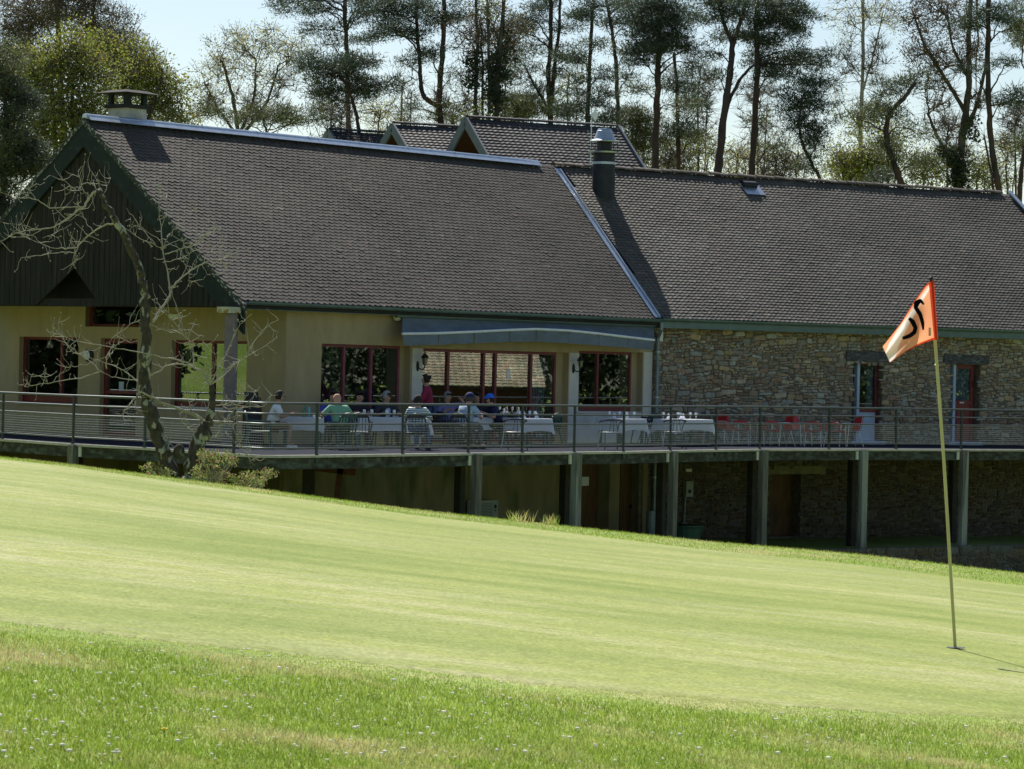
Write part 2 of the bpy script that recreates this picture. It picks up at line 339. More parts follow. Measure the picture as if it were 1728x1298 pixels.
mb.sphere(p+ZG*.023, (.006, .006, .004), 8, 5); mb.build('flower_head', 'yellow', t)
MB().tube([p-ZG*.01, p+ZG*.02], .0018, 5).build('stem', 'blade', t)
# ================================================ golf flag
b = ground_hit(1613, 1097); b[2] = gz(b[0], b[1])+.012
topx = at(1571, 472, b[1]); t = thing('golf_flag', 'orange and white golf flag with black figure on a thin yellow pole', 'golf flag', b)
K['pole'] = mat('fibreglass_pole', (.50, .46, .20), .4, var=.08, spec=.5)
def onpole(y): k = (1097-y)/(1097-472.); return b+(topx-b)*k
MB().tube([b-ZG*.05, b+(topx-b)*.5+np.array([.004, 0, 0]), onpole(572)], .0095, 10).build('pole', 'pole', t)
MB().tube([onpole(574), topx], .0075, 8).sphere(topx+ZG*.006, .013, 10, 7).build('pole_tip', 'iron', t)
MB().lathe(onpole(617), [(.010, -.006), (.013, -.004), (.013, .004), (.010, .006)], 10).build('ferrule', 'pole', t)
c_ = MB(); th = np.linspace(0, 2*math.pi, 25)[:-1]; c_.tube([b+ZG*.001, b+ZG*.003], .054, 20).build('hole_cup', 'iron', t)
TOP = [(0, 1576, 472), (.12, 1563, 480), (.35, 1543, 508), (.6, 1521, 544), (.8, 1504, 566), (1, 1489, 584)]
BOT = [(0, 1583, 573), (.12, 1573, 574), (.35, 1553, 581), (.6, 1530, 593), (.8, 1514, 604), (1, 1502, 612)]
def fpx(u, v):
    a = [np.interp(u, [q[0] for q in TOP], [q[i] for q in TOP]) for i in (1, 2)]; c = [np.interp(u, [q[0] for q in BOT], [q[i] for q in BOT]) for i in (1, 2)]
    return a[0]*(1-v)+c[0]*v, a[1]*(1-v)+c[1]*v
def fD(u, v):
    ridge = .30-.22*v-u*.0
    fold = .07*math.exp(-((u-(.35+.45*v))/.20)**2)*(1.15-v*.4)     # the fold that turns its face up to the sun
    return b[1]-.012-.05*math.sin(min(u, .55)*5)+fold*0+.11*(1-v)*sstep(.12, .6, u)+.05*math.sin((v-u*.4)*6+1)*u
def fP(u, v, off=0):
    x, y = fpx(u, v); return at(float(x), float(y), fD(u, v)-off)
K['flago'] = mat('flag_cloth', (1, 1, 1), .6, var=.03, scale=20, trans=.5, attr=True)
K['flagr'] = mat('flag_red_hem', (.62, .05, .015), .7, var=.08, trans=.4)
K['flagw'] = mat('flag_white', (.95, .90, .87), .6, var=.03, trans=.75)
K['flagk'] = mat('flag_black', (.006, .006, .007), 1.0, var=.1, spec=0)
n_, m_ = 41, 25
def fpatch(u0, u1, v0, v1, nu, nv, off=0, bothside=False):
    return [[fP(u0+(u1-u0)*i/nu, v0+(v1-v0)*j/nv, off) for j in range(nv+1)] for i in range(nu+1)]
BAND = np.array([(1569, 484), (1549, 514), (1531, 543), (1519, 563), (1508, 583), (1500, 606)], float)
def btint(x, y):
    best = 1e9
    for k in range(len(BAND)-1):
        a, c = BAND[k], BAND[k+1]; q = np.clip(((x-a[0])*(c[0]-a[0])+(y-a[1])*(c[1]-a[1]))/((c-a)@(c-a)), 0, 1); wd = 2.0+(k+q)*1.5; best = min(best, math.hypot(x-a[0]-q*(c[0]-a[0]), y-a[1]-q*(c[1]-a[1]))-wd)
    f_ = float(np.clip(.5-best/2.2, 0, 1)); return np.array([.86, .38, .21])*(1-f_)+np.array([.93, .80, .76])*f_
G_, C_ = [], []
for i in range(101):
    for j in range(71):
        u_, v_ = .08+.92*i/100, .03+.935*j/70; C_.append(btint(*fpx(u_, v_)))
cl = MB().grid(fpatch(.08, 1, .03, .965, 100, 70), np.array(C_)).build('cloth', 'flago', t, smooth=True)
h_ = MB(); h_.grid(fpatch(-.02, .08, 0, 1, 4, 20)); h_.grid(fpatch(.08, 1, .965, 1, 30, 2)); h_.grid(fpatch(.08, .9, 0, .03, 30, 2)); h_.build('hem', 'flagr', t, smooth=True)
def inv(x, y):
    best = None
    for _ in range(1):
        uu, vv = np.meshgrid(np.linspace(0, 1, 81), np.linspace(0, 1, 81)); X_ = np.interp(uu, [q[0] for q in TOP], [q[1] for q in TOP])*(1-vv)+np.interp(uu, [q[0] for q in BOT], [q[1] for q in BOT])*vv
        Y_ = np.interp(uu, [q[0] for q in TOP], [q[2] for q in TOP])*(1-vv)+np.interp(uu, [q[0] for q in BOT], [q[2] for q in BOT])*vv
        k = np.argmin((X_-x)**2+(Y_-y)**2); best = (uu.ravel()[k], vv.ravel()[k])
    return best
def fstroke(mb, pts, wds, off=.005, nsub=10):
    P = []; pts = np.array(pts, float); tt = np.linspace(0, len(pts)-1, nsub*(len(pts)-1)+1)
    xx = np.interp(tt, range(len(pts)), pts[:, 0]); yy = np.interp(tt, range(len(pts)), pts[:, 1]); ww = np.interp(tt, range(len(pts)), wds)
    for _ in range(3): xx[1:-1] = (xx[:-2]+xx[1:-1]*2+xx[2:])/4; yy[1:-1] = (yy[:-2]+yy[1:-1]*2+yy[2:])/4
    dx, dy = np.gradient(xx), np.gradient(yy); l = np.hypot(dx, dy)+1e-6; nx, ny = -dy/l, dx/l; rows = []
    for i in range(len(tt)):
        row = []
        for s_ in (-1, -.3, .3, 1):
            x, y = xx[i]+nx[i]*ww[i]/2*s_, yy[i]+ny[i]*ww[i]/2*s_; u_, v_ = inv(x, y); row.append(at(x, y, fD(u_, v_)-off))
        rows.append(row)
    mb.grid(rows)
mb = MB()
fstroke(mb, [(1559, 514), (1553, 507), (1547, 512), (1545, 519), (1553, 531), (1557, 545), (1558, 557)], [3, 6, 10, 7, 7, 6, 3])
fstroke(mb, [(1534, 537), (1540, 543), (1545, 553), (1543, 561), (1535, 567), (1523, 571)], [5, 8, 7, 7, 7, 5])
mb.build('black_figure', 'flagk', t)

mb = MB(); fstroke(mb, [(1569, 553), (1569, 567)], [4, 4], .006); K['tan'] = mat('care_label', (.55, .35, .22), .8); mb.build('care_label', 'tan', t)
# ================================================ roofs
EL = np.array([-6.652, 76.81, 3.55]); RG = np.array([-11.07, 80.5, 8.20]); EJ = np.array([4.155, 89.776, 3.55])
m_u = np.array([1, 1.2, 0])/math.hypot(1, 1.2); g_u = np.array([-1, .8333, 0])/math.hypot(1, .8333)   # g_u: along the gable, going left and away
sl_v = (RG-EL)/np.linalg.norm(RG-EL); n_m = np.cross(m_u, sl_v); LV = float(np.linalg.norm(RG-EL))
VT = hit(945, 291, n_m, EL)
st_u = np.array([1, .62, 0])/math.hypot(1, .62); n_s = np.cross(st_u, VT-EJ); n_s /= np.linalg.norm(n_s); st_v = np.cross(n_s, st_u)
def inpoly(u, v, P):
    P = np.array(P); c = np.zeros(np.shape(u), bool); j = len(P)-1
    for i in range(len(P)):
        k = ((P[i, 1] > v) != (P[j, 1] > v)) & (u < (P[j, 0]-P[i, 0])*(v-P[i, 1])/(P[j, 1]-P[i, 1]+1e-12)+P[i, 0]); c ^= k; j = i
    return c
def tiles(O, U, V, N, poly, w_, e, h, style, seed=0):
    r = np.random.RandomState(seed); P = np.array(poly); nu = int((P[:, 0].max()-P[:, 0].min())/w_)+2; nv = int((P[:, 1].max()-P[:, 1].min())/e)+1
    I, J = np.meshgrid(np.arange(nu), np.arange(nv)); I = I.ravel(); J = J.ravel()
    u0 = P[:, 0].min()+I*w_-(w_/2)*(J % 2 if style == 'scallop' else 0); v0 = P[:, 1].min()+J*e
    k = inpoly(u0+w_/2, v0+e*.5, poly); u0, v0 = u0[k], v0[k]; n = len(u0)
    s_ = np.linspace(0, 1, 6); g = .008 if style == 'scallop' else .0
    uu = u0[:, None]+g/2+(w_-g)*s_[None]
    if style == 'scallop': low = e*.38*(np.abs(2*s_-1)**2.2)[None]*np.ones((n, 1)); cam_ = np.zeros((n, 6))
    else: low = np.zeros((n, 6)); cam_ = .010*np.sin(s_*2*math.pi+.6)[None]*np.ones((n, 1))
    jit = r.randn(n, 1)*.0013; tw = r.randn(n, 1)*.0018*(s_[None]-.5)*2; slip = r.randn(n, 1)*.003
    odd = (r.rand(n, 1) < .012); slip = slip-odd*r.rand(n, 1)*.03; jit = jit+odd*.006
    # gentle unevenness of the old roof deck
    wob = .012*np.sin(u0*.9+seed)[:, None]*np.sin(v0*.8+1)[:, None]
    lv = v0[:, None]+low+slip; hv = v0[:, None]+e*1.25
    hl = h+jit+tw+cam_+wob; hh = h*.12+cam_*.8+wob
    def W(u_, v_, z_): return O+u_[..., None]*U+v_[..., None]*V+z_[..., None]*N
    A = W(uu, lv, hl-h*.95); B = W(uu, lv, hl); C = W(uu, hv+0*uu, hh)
    X = np.stack([A, B, C], 1).reshape(-1, 3)
    q = []
    for a in range(2):
        for s2 in range(5): q.append([a*6+s2, a*6+s2+1, (a+1)*6+s2+1, (a+1)*6+s2])
    f = (np.arange(n)[:, None, None]*18+np.array(q)[None]).reshape(-1, 4)
    c = (.86+.26*r.rand(n, 1))*(1+.12*np.sin(u0*.6+2)[:, None]*np.sin(v0*1.1)[:, None]); c = c*np.where(r.rand(n, 1) < .05, 1.25, 1)*np.where(r.rand(n, 1) < .006, 1.9, 1)*(1+.10*np.sin(u0*1.9+np.sin(v0*1.3)*2+seed)+.08*np.sin(v0*2.7-u0*.8))[:, None]; t_ = np.concatenate([c*(1+.06*r.randn(n, 1)), c, c*(1-.05*r.rand(n, 1))], 1)
    return X, f, np.repeat(t_, 18, 0)
bld = thing('restaurant_house', 'long house with dark wood gable, brown tiled roof and ochre walls behind the terrace', 'building', (EL[0], EL[1]+2, 0))
uE = float((EJ-EL)@m_u); uV = float((VT-EL)@m_u); vV = float((VT-EL)@sl_v)
kx = (uE-uV)/vV
polyM = [(0, -.02), (uE-.12, -.02), (uE-kx*(LV-.12)-.12, LV-.1), (0, LV-.1)]
roof = MB().add(*tiles(EL, m_u, sl_v, n_m, polyM, .21, .142, .016, 'scallop', 3)).build('roof', 'tile', bld)
mb = MB(); back = RG+(RG-EL)*np.array([1, 1, -1])         # foot of the far slope
uR = 17.2
for a, c in ((EL, RG), (RG, back)):
    q = [a-n_m*.01*0, a+m_u*uR, c+m_u*uR, c]
    mb.box8([p_-ZG*.20 for p_ in q]+[p_-ZG*.035 for p_ in q])
mb.build('roof_deck', 'under', roof)
# far slope tiles: one plain tiled sheet
rb = np.array([RG+ZG*.01, RG+m_u*uR+ZG*.01, back+m_u*uR+ZG*.01, back+ZG*.01]); MB().add(rb, [(0, 3, 2, 1)]).build('far_slope', 'under', roof)
ridge_end = float((hit(910, 282, g_u, RG)-RG)@m_u) if False else float((hit(910, 281, n_m, EL)-EL)@m_u)
mb = MB(); mb.tube([RG+ZG*.03-m_u*.05, RG+ZG*.03+m_u*ridge_end], .085, 10)
for k in range(9): mb.tube([RG+ZG*.03+m_u*(k*2.05), RG+ZG*.03+m_u*(k*2.05+.06)], .093, 10)
q0 = RG+n_m*.05+ZG*.03; q1 = q0-sl_v*.22
mb.box8([q1, q1+m_u*ridge_end, q0+m_u*ridge_end, q0, q1+n_m*.015, q1+m_u*ridge_end+n_m*.015, q0+m_u*ridge_end+n_m*.015, q0+n_m*.015])
mb.build('ridge_cap', 'ridge', roof)
# valley flashing
mb = MB(); vd = (VT-EJ)/np.linalg.norm(VT-EJ); nv_ = (n_m+n_s)/2; nv_ /= np.linalg.norm(nv_); vs = np.cross(vd, nv_)
mb.bar(EJ+nv_*.03-vs*.06, VT+nv_*.03-vs*.06+vd*.15, .24, .02, nv_); mb.tube([EJ+nv_*.06+vs*.02, VT+nv_*.06+vs*.02+vd*.1], .03, 6); mb.tube([EJ+nv_*.05-vs*.17, VT+nv_*.05-vs*.17+vd*.1], .02, 6)
mb.build('valley_flashing', 'ridge', roof)
# gutter and fascia of the main eave
def gutter(mb, a, c, N_, r=.075):
    U = (c-a)/np.linalg.norm(c-a); th = np.linspace(math.pi, 2*math.pi, 8)
    for k, off in ((0, 0), (1, .006)):
        G_ = [[p_+N_*(r*(1+math.cos(t_)))+ZG*((r+off)*math.sin(t_)) for t_ in th] for p_ in (a, c)]
        mb.grid(G_ if not k else [g[::-1] for g in G_])
    mb.tube([a+N_*r*2+ZG*.004, c+N_*r*2+ZG*.004], .011, 6); L_ = np.linalg.norm(c-a)
    for k in range(int(L_/.8)): mb.bar(a+U*(k*.8+.4)+ZG*.0, a+U*(k*.8+.4)+N_*r*2+ZG*.0, .02, .006)
Nm = np.array([m_u[1], -m_u[0], 0]); Ns = np.array([st_u[1], -st_u[0], 0])
mb = MB(); gutter(mb, EL+m_u*.1-ZG*.03, EJ-ZG*.03-m_u*.1, Nm); mb.build('gutter', 'gutter', bld)
MB().bar(EL+m_u*.1-ZG*.13-Nm*.03, EJ-ZG*.13-Nm*.03, .03, .17).build('fascia_board', 'gutter', bld)
# gable: barge boards, lichen covered verge, weathered boards with a notch
GW = Wall((EL[0], EL[1]), -.8333)      # plane of the verge
apu, apz = GW.uz(135, 199); efu, efz = 0., 3.55; slope = (8.2-3.55)/5.76
gl_u = -2*5.76
def bargeb(mb, side, d0, d1, n0, n1, zo=0):
    # side +1: right slope from apex to u=0 ; side -1: left slope
    au = -5.76; fu = 0.12 if side > 0 else gl_u-.12; az = 8.2-.02+zo; fz = az-slope*abs(fu-au)
    mb.box8([GW.pt(au, az-d1, n0), GW.pt(fu, fz-d1, n0), GW.pt(fu, fz-d1, n1), GW.pt(au, az-d1, n1), GW.pt(au, az-d0, n0), GW.pt(fu, fz-d0, n0), GW.pt(fu, fz-d0, n1), GW.pt(au, az-d0, n1)])
for s_ in (1, -1):
    mb = MB(); bargeb(mb, s_, .13, .72, -.02, .06); mb.build('barge_board', 'green', bld)
    mb = MB(); bargeb(mb, s_, -.02, .14, -.06, .085); mb.build('verge_edge', 'lichen', bld)
zb = GW.uz(200, 516)[1]; bo = -.06
def slz(u): return 8.1-slope*abs(u+5.76)
nl, na, nr = GW.uz(58, 513), GW.uz(122, 452), GW.uz(167, 515)
pts = [(gl_u+.4, zb), (nl[0], zb), (na[0], na[1]), (nr[0], zb), (-.35, zb), (-.1, slz(-.1)), (-5.76, 8.1), (gl_u+.1, slz(gl_u+.1))]
mb = MB(); V_ = [GW.pt(u_, z_, bo) for u_, z_ in pts]+[GW.pt(u_, z_, bo-.05) for u_, z_ in pts]; n = len(pts)
mb.add(V_, [tuple(range(n)), tuple(range(2*n-1, n-1, -1))]+[(i, n+i, n+(i+1) % n, (i+1) % n) for i in range(n)])
                             # thin cover strips between the boards
for k in range(56):
    u_ = gl_u+.5+k*.2; z1 = slz(u_)-.1; z0 = zb
    if nl[0] < u_ < nr[0]: z0 = max(zb, np.interp(u_, [nl[0], na[0], nr[0]], [zb, na[1], zb])+.02)
    if z1 > z0+.1: GW.box(mb, u_-.018, u_+.018, z0+.01, z1, bo, bo+.012)
mb.build('gable_boards', 'boards', bld)
# porch: tie beam behind the boards, soffit
mb = MB(); GW.box(mb, gl_u+.3, -.1, zb-.02, zb+.18, bo-.30, bo-.06); mb.build('tie_beam', 'boards', bld)
cpx = at(389, 640, 76.9); MB().tube([(cpx[0], cpx[1]-.1, -.3), (cpx[0], cpx[1]-.1, 3.22)], .165, 20).build('porch_column', mat('column_paint', (.20, .16, .16), .7, var=.15), bld)
MB().box((cpx[0], cpx[1]-.1, 3.30), (.29, .22, .075), (m_u, Nm, ZG)).build('column_capital', mat('lichened_capital', (.52, .5, .36), .9, var=.2, scale=7, col3=(.3, .2, .05), s3=6, t3=(.5, .6)), bld)
# ================================================ walls
W1 = Wall((-5.68, 78.6), -.8333)       # wall under the gable
W2 = Wall((-5.68, 78.6), 1.2)          # wall along the terrace
W3 = Wall((0, 87.75), .62)             # rubble wall of the wing
zt = 3.5
def op(wl, x0, y0, x1, y1, floor=None):
    u0, u1, z0, z1 = wl.rect(x0, y0, x1, y1); return [u0, u1, z0 if floor is None else floor, z1]
g1 = op(W1, 33, 568, 133, 678); g2 = op(W1, 170, 571, 232, 741, .02); g3 = op(W1, 290, 574, 417, 685); g0 = op(W1, 145, 500, 238, 551)
h1 = op(W2, 543, 580, 693, 701); h2 = op(W2, 713, 588, 960, 745, .02); h3 = op(W2, 977, 592, 1085, 694)
uend = W2.uz(1103, 600)[0]
mb = MB(); W1.plane(mb, -14, 0, -.1, zt, [g1, g2, g3, g0]); W1.plane(mb, -9.2, -2.9, zt, 4.9, [g0]); mb.build('gable_wall', 'plaster', bld)
mb = MB(); W2.plane(mb, 0, uend+.3, -.1, zt, [h1, h2, h3]); mb.build('terrace_wall', 'plaster', bld)
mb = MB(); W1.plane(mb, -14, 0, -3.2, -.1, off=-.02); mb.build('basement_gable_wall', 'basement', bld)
# pale piers between the big openings
for x0, x1 in ((695, 713), (960, 976.5), (1085.5, 1100)):
    a, c = W2.uz(x0, 640)[0], W2.uz(x1, 640)[0]; mb = MB(); W2.box(mb, a+.003, c-.003, 0, h2[3] if x0 < 1000 else h3[3]+.02, -.1, .006); mb.build('pale_pier', 'pier', bld)
mb = MB(); W2.box(mb, h3[0]+.01, h3[1]-.01, .0, h3[2]-.03, -.02, .004); mb.build('pale_parapet', 'pier', bld)
# interior: one dark room behind the glass
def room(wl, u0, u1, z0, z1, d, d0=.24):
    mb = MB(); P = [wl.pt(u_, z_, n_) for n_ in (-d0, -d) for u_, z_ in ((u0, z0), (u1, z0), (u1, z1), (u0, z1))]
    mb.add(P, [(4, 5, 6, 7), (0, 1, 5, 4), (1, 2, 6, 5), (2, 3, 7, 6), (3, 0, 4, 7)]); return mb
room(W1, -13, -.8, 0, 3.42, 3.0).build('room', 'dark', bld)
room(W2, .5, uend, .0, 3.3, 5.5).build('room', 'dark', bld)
mb = MB(); GW.box(mb, nl[0]-1.8, nr[0]+1.0, zb+.16, na[1]+.35, -1.2, -1.1); mb.build('notch_shade_panel', 'under', bld)  # dark sheet added behind the notch for the shade of the deep porch
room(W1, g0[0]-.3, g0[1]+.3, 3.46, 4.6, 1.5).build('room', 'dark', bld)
def window(wl, par, o_, mull=(), fm='red', dep=.16, fw=.07, bottom=None, sill=True, trans=(), fwr=None, name='window', x_end=None):
    u0, u1, z0, z1 = o_; u1 = x_end if x_end else u1; mb = MB(); a, c = -dep-.05, -dep+.01
    wl.box(mb, u0, u0+fw, z0, z1, a, c); wl.box(mb, u1-fw, u1, z0, z1, a, c); wl.box(mb, u0+fw, u1-fw, z1-fw, z1, a, c); wl.box(mb, u0+fw, u1-fw, z0, z0+(bottom or fw), a, c)
    for m_ in mull:
        mu = wl.uz(m_, 640)[0] if m_ > 20 else m_
        wl.box(mb, mu-fw*.55, mu+fw*.55, z0+(bottom or fw), z1-fw, a+.004, c+.012)
    for z_ in trans: wl.box(mb, u0+fw, u1-fw, z_-.04, z_+.04, a+.006, c+.006)
    fr = mb.build(name, fm, par)
    mb = MB(); wl.box(mb, u0+.01, u1-.01, z0+.01, z1-.01, -dep-.032, -dep-.026); mb.build('pane', 'glass', fr)
    if sill: mb = MB(); wl.box(mb, u0-.06, u1+.06, z0-.06, z0, -dep, .05); mb.build('sill', 'pier', fr)
    return fr
window(W1, bld, g1, (96,), bottom=.18)
window(W1, bld, g0, (), sill=False)
window(W1, bld, g3, (352,), bottom=.12)
window(W2, bld, h1, (587, 633), 'redl', x_end=W2.uz(681, 640)[0], bottom=.1)
window(W2, bld, h2, (763, 823, 843, 903), 'red', x_end=W2.uz(945, 640)[0], sill=False, name='glazed_front', fw=.08)
window(W2, bld, h3, (1015,), 'red', x_end=W2.uz(1072, 640)[0], bottom=.12)
for o_, xe in ((h1, 681), (h2, 945), (h3, 1072)):   # the deep plastered jamb right of each frame
    ue = W2.uz(xe, 640)[0]; mb = MB(); W2.box(mb, ue+.002, o_[1]+.002, o_[2], o_[3], -.6, -.20); mb.build('jamb', 'plaster', bld)
fr = window(W1, bld, g2, (), 'red', sill=False, name='door', fw=.12, bottom=.12, trans=(W1.uz(200, 662)[1],))
mb = MB(); a = W1.rect(192, 644, 200, 661); W1.box(mb, *a, -.19, -.186); mb.build('paper_notice', 'paper', fr)
mb = MB(); a = W1.rect(222, 676, 225, 690); W1.box(mb, *a, -.15, -.10); mb.build('handle', 'chrome', fr)
mb = MB(); a = W2.rect(864, 624, 870, 640); W2.box(mb, *a, -.185, -.180); mb.build('paper_notice', 'paper', bld)
ca, cb = W2.uz(912, 640)[0], W2.uz(940, 640)[0]; mb = MB()
for k in range(14):
    u_ = ca+(cb-ca)*k/14; mb.tube([W2.pt(u_, .05, -.42-.03*(k % 2)), W2.pt(u_, h2[3]-.1, -.42-.03*(k % 2))], (cb-ca)/18, 6)
mb.build('curtain', 'curtain', bld)
# interior curtains / blinds seen behind the left panes
K['yel'] = mat('ochre_curtain', (.35, .30, .12), .9, var=.3, scale=4, stretch=(1, 1, .1))
mb = MB(); a = W1.uz(297, 640)[0]
for k in range(6): mb.tube([W1.pt(a+k*.045, g3[2], -.36-.02*(k % 2)), W1.pt(a+k*.045, g3[3], -.36-.02*(k % 2))], .03, 6)
mb.build('curtain', 'yel', bld)
# ---- basement wall below the terrace, with doors
bd1 = op(W2, 974, 770, 1030, 892, -2.9); bd2 = op(W2, 1047, 770, 1087, 900, -2.9)
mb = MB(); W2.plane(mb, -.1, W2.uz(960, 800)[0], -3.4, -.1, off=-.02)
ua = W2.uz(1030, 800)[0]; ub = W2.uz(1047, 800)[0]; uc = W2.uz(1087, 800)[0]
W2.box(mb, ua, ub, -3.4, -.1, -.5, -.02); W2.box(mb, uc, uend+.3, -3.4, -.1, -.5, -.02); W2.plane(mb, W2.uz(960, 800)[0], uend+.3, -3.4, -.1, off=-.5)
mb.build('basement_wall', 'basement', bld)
for (x0, x1, nm) in ((974, 1016, 1), (1047, 1066, 2)):
    a, c = W2.uz(x0, 800, -.45)[0], W2.uz(x1, 800, -.45)[0]; mb = MB(); W2.box(mb, a, c, -2.95, -.35, -.5, -.44)
    for k in range(1, 5): W2.box(mb, a+(c-a)*k/5-.006, a+(c-a)*k/5+.006, -2.95, -.36, -.44, -.436)
    d_ = mb.build('basement_door', 'brown', bld)
    if nm == 1:
        mb = MB(); r_ = W2.rect(1002, 806, 1014, 821); W2.box(mb, r_[0], r_[1], r_[2], r_[3], -.43, -.425); mb.build('paper_notice', 'paper', d_)
    mb = MB(); W2.box(mb, c-.12, c-.07, -1.9, -1.8, -.44, -.36); mb.build('handle', 'iron', d_)
# ---- chimney on the ridge
cc = at(213, 200, 82.0); cc[2] = 0; ca_ = cc+g_u*.35+m_u*.36
mb = MB(); mb.box(ca_+ZG*7.85, (.36, .35, .76), (m_u, g_u, ZG)); ch = mb.build('chimney', mat('chimney_render', (.42, .41, .38), .9, var=.2, scale=4), roof)
ORG[ch.name] = ORG[bld.name]
MB().box(ca_+ZG*8.66, (.43, .42, .05), (m_u, g_u, ZG)).build('collar', 'under', ch)
mb = MB()
for i, j in ((-1, -1), (1, -1), (1, 1), (-1, 1)): MB().box(ca_+m_u*.3*i+g_u*.3*j+ZG*8.85, (.06, .06, .15), (m_u, g_u, ZG)).build('pot_leg', 'green', ch)
MB().box(ca_+ZG*8.85, (.05, .05, .15), (m_u, g_u, ZG)).build('inner_pot', 'green', ch)
mb = MB(); V_ = [ca_+m_u*.62*i+g_u*.6*j+ZG*9.0 for i, j in ((-1, -1), (1, -1), (1, 1), (-1, 1))]; mb.box8(V_+[v_+(ca_-v_)*np.array([.45, .45, 0])+ZG*.09 for v_ in V_]); mb.build('lid', 'under', ch)
# ================================================ stone wing
wing = thing('stone_wing', 'long wing with rubble stone wall and grey tiled roof at right', 'building', (4.2, 90.5, 0))
TS = hit(1703, 329, n_s, EJ); uT = float((TS-EJ)@st_u); vT = float((TS-EJ)@st_v)
uVs = float((VT-EJ)@st_u); vVs = float((VT-EJ)@st_v); ks = uVs/vVs
OS = EJ+ZG*.03
polyS = [(.12, -.02), (uT-.05, -.02), (uT-.05, vT), (ks*vT+.1, vT)]
sroof = MB().add(*tiles(OS, st_u, st_v, n_s, polyS, .165, .142, .024, 'pan', 5)).build('roof', 'tile2', wing)
mb = MB(); q = [OS, OS+st_u*uT, OS+st_u*uT+st_v*vT, OS+st_v*vT+st_u*ks*vT]; mb.box8([p_-ZG*.2 for p_ in q]+[p_-ZG*.03 for p_ in q])
bk = np.array([st_v[0], st_v[1], -st_v[2]]); q = [OS+st_v*vT+st_u*ks*vT, OS+st_v*vT+st_u*uT, OS+st_v*vT+st_u*uT+bk*vT, OS+st_v*vT+st_u*ks*vT+bk*vT]; mb.box8([p_-ZG*.2 for p_ in q]+[p_-ZG*.03 for p_ in q])
mb.build('roof_deck', 'under', sroof)
mb = MB(); rr = np.random.RandomState(4); r0 = OS+st_v*vT
for k in range(int((uT-ks*vT)/.36)):
    a = r0+st_u*(ks*vT-.1+k*.36)+ZG*(.0+rr.randn()*.008); c_ = .8+.5*rr.rand(); th = np.linspace(0, math.pi, 7)
    Gr = [[a+st_u*(L_)+Ns*(.13*math.cos(t_)*k_)+ZG*(.09*math.sin(t_)*k_) for t_ in th] for L_, k_ in ((0, 1.08), (.37, .94))]; mb.grid(Gr, (c_*1.6, c_*1.45, c_*1.35))
mb.build('ridge_tiles', 'tile2', sroof)
mb = MB(); a = OS+st_u*uT; mb.bar(a+ZG*.02, a+st_v*vT+ZG*.02, .05, .2, n_s); mb.bar(a+n_s*.1+ZG*.02-st_u*.05, a+st_v*vT+n_s*.1+ZG*.02-st_u*.05, .16, .02, n_s); mb.build('verge_trim', 'ridge', sroof)
mb = MB(); gutter(mb, OS-ZG*.03+st_u*.05, OS+st_u*uT-ZG*.03, Ns, .07); mb.build('gutter', 'gutter', wing)
MB().bar(OS+st_u*.02-ZG*.19+Ns*.0, OS+st_u*uT-ZG*.19+Ns*.0, .04, .20).build('fascia_board', 'gutter', wing)
MB().bar(OS+st_u*.02-ZG*.28-Ns*.2, OS+st_u*uT-ZG*.28-Ns*.2, .42, .02).build('soffit', 'gutter', wing)
# dormer-like vent near the ridge
vp = hit(1264, 318, n_s, OS); tv = thing('roof_vent', 'small barrel shaped metal vent on its own just under the wing ridge', 'vent', vp)
mb = MB(); th = np.linspace(-.2, math.pi+.2, 10); mb.grid([[vp+st_u*L_+Ns*(.17*math.cos(t_)-.05)+ZG*(.13*math.sin(t_)+.10) for t_ in th] for L_ in (-.26, .26)])
for L_ in (-.25, .25): mb.tube([vp+st_u*L_+Ns*(-.05)+ZG*.10, vp+st_u*(L_*1.02)+Ns*(-.05)+ZG*.10], [.15, .15], 12)
mb.build('hood', 'flue', tv); mb = MB(); mb.box(vp+n_s*.045-st_v*.1+st_u*.05, (.36, .30, .006), (st_u, st_v, n_s)); mb.build('flashing', 'ridge', tv)
# flue with cowl
fb = hit(1018, 326, n_s, OS); s_f = F/fb[1]; tf = thing('chimney_flue', 'dark round flue with pale metal cowl rising through the wing roof', 'chimney', fb)
def fz_(y): return CZ+(horizon(1018)-y)/s_f
c0 = np.array([fb[0], fb[1], 0]); R_ = 19.3/s_f
MB().lathe(c0, [(R_, fb[2]-.5), (R_, fz_(276)), (R_*.97, fz_(275)), (R_*.97, fz_(258))], 24).build('flue_pipe', 'flue', tf)
mb = MB(); mb.lathe(c0, [(R_*1.05, fz_(278)), (R_*1.05, fz_(274))], 24); mb.lathe(c0, [(R_*1.35, fz_(259)), (R_*1.38, fz_(256.5))], 24); mb.build('band', 'steel', tf)
mb = MB(); mb.lathe(c0, [(R_*.68, fz_(258)), (R_*.68, fz_(238))], 20)
mb.build('inner_pipe', 'flue', tf); mb = MB()
for k in range(6): a = k*math.pi/3+.2; MB().tube([c0+np.array([math.cos(a), math.sin(a), 0])*R_*1.2+ZG*fz_(258), c0+np.array([math.cos(a), math.sin(a), 0])*R_*1.15+ZG*fz_(238)], .012, 5).build('cage_rod', 'iron', tf)
MB().lathe(c0, [(R_*1.3, fz_(240)), (R_*1.32, fz_(238.5)), (R_*.95, fz_(236)), (R_*.72, fz_(224)), (R_*.69, fz_(221.5)), (R_*.66, fz_(221)), (R_*.55, fz_(217.5)), (.02, fz_(216.5))], 24).build('cowl', 'steel', tf, smooth=False)
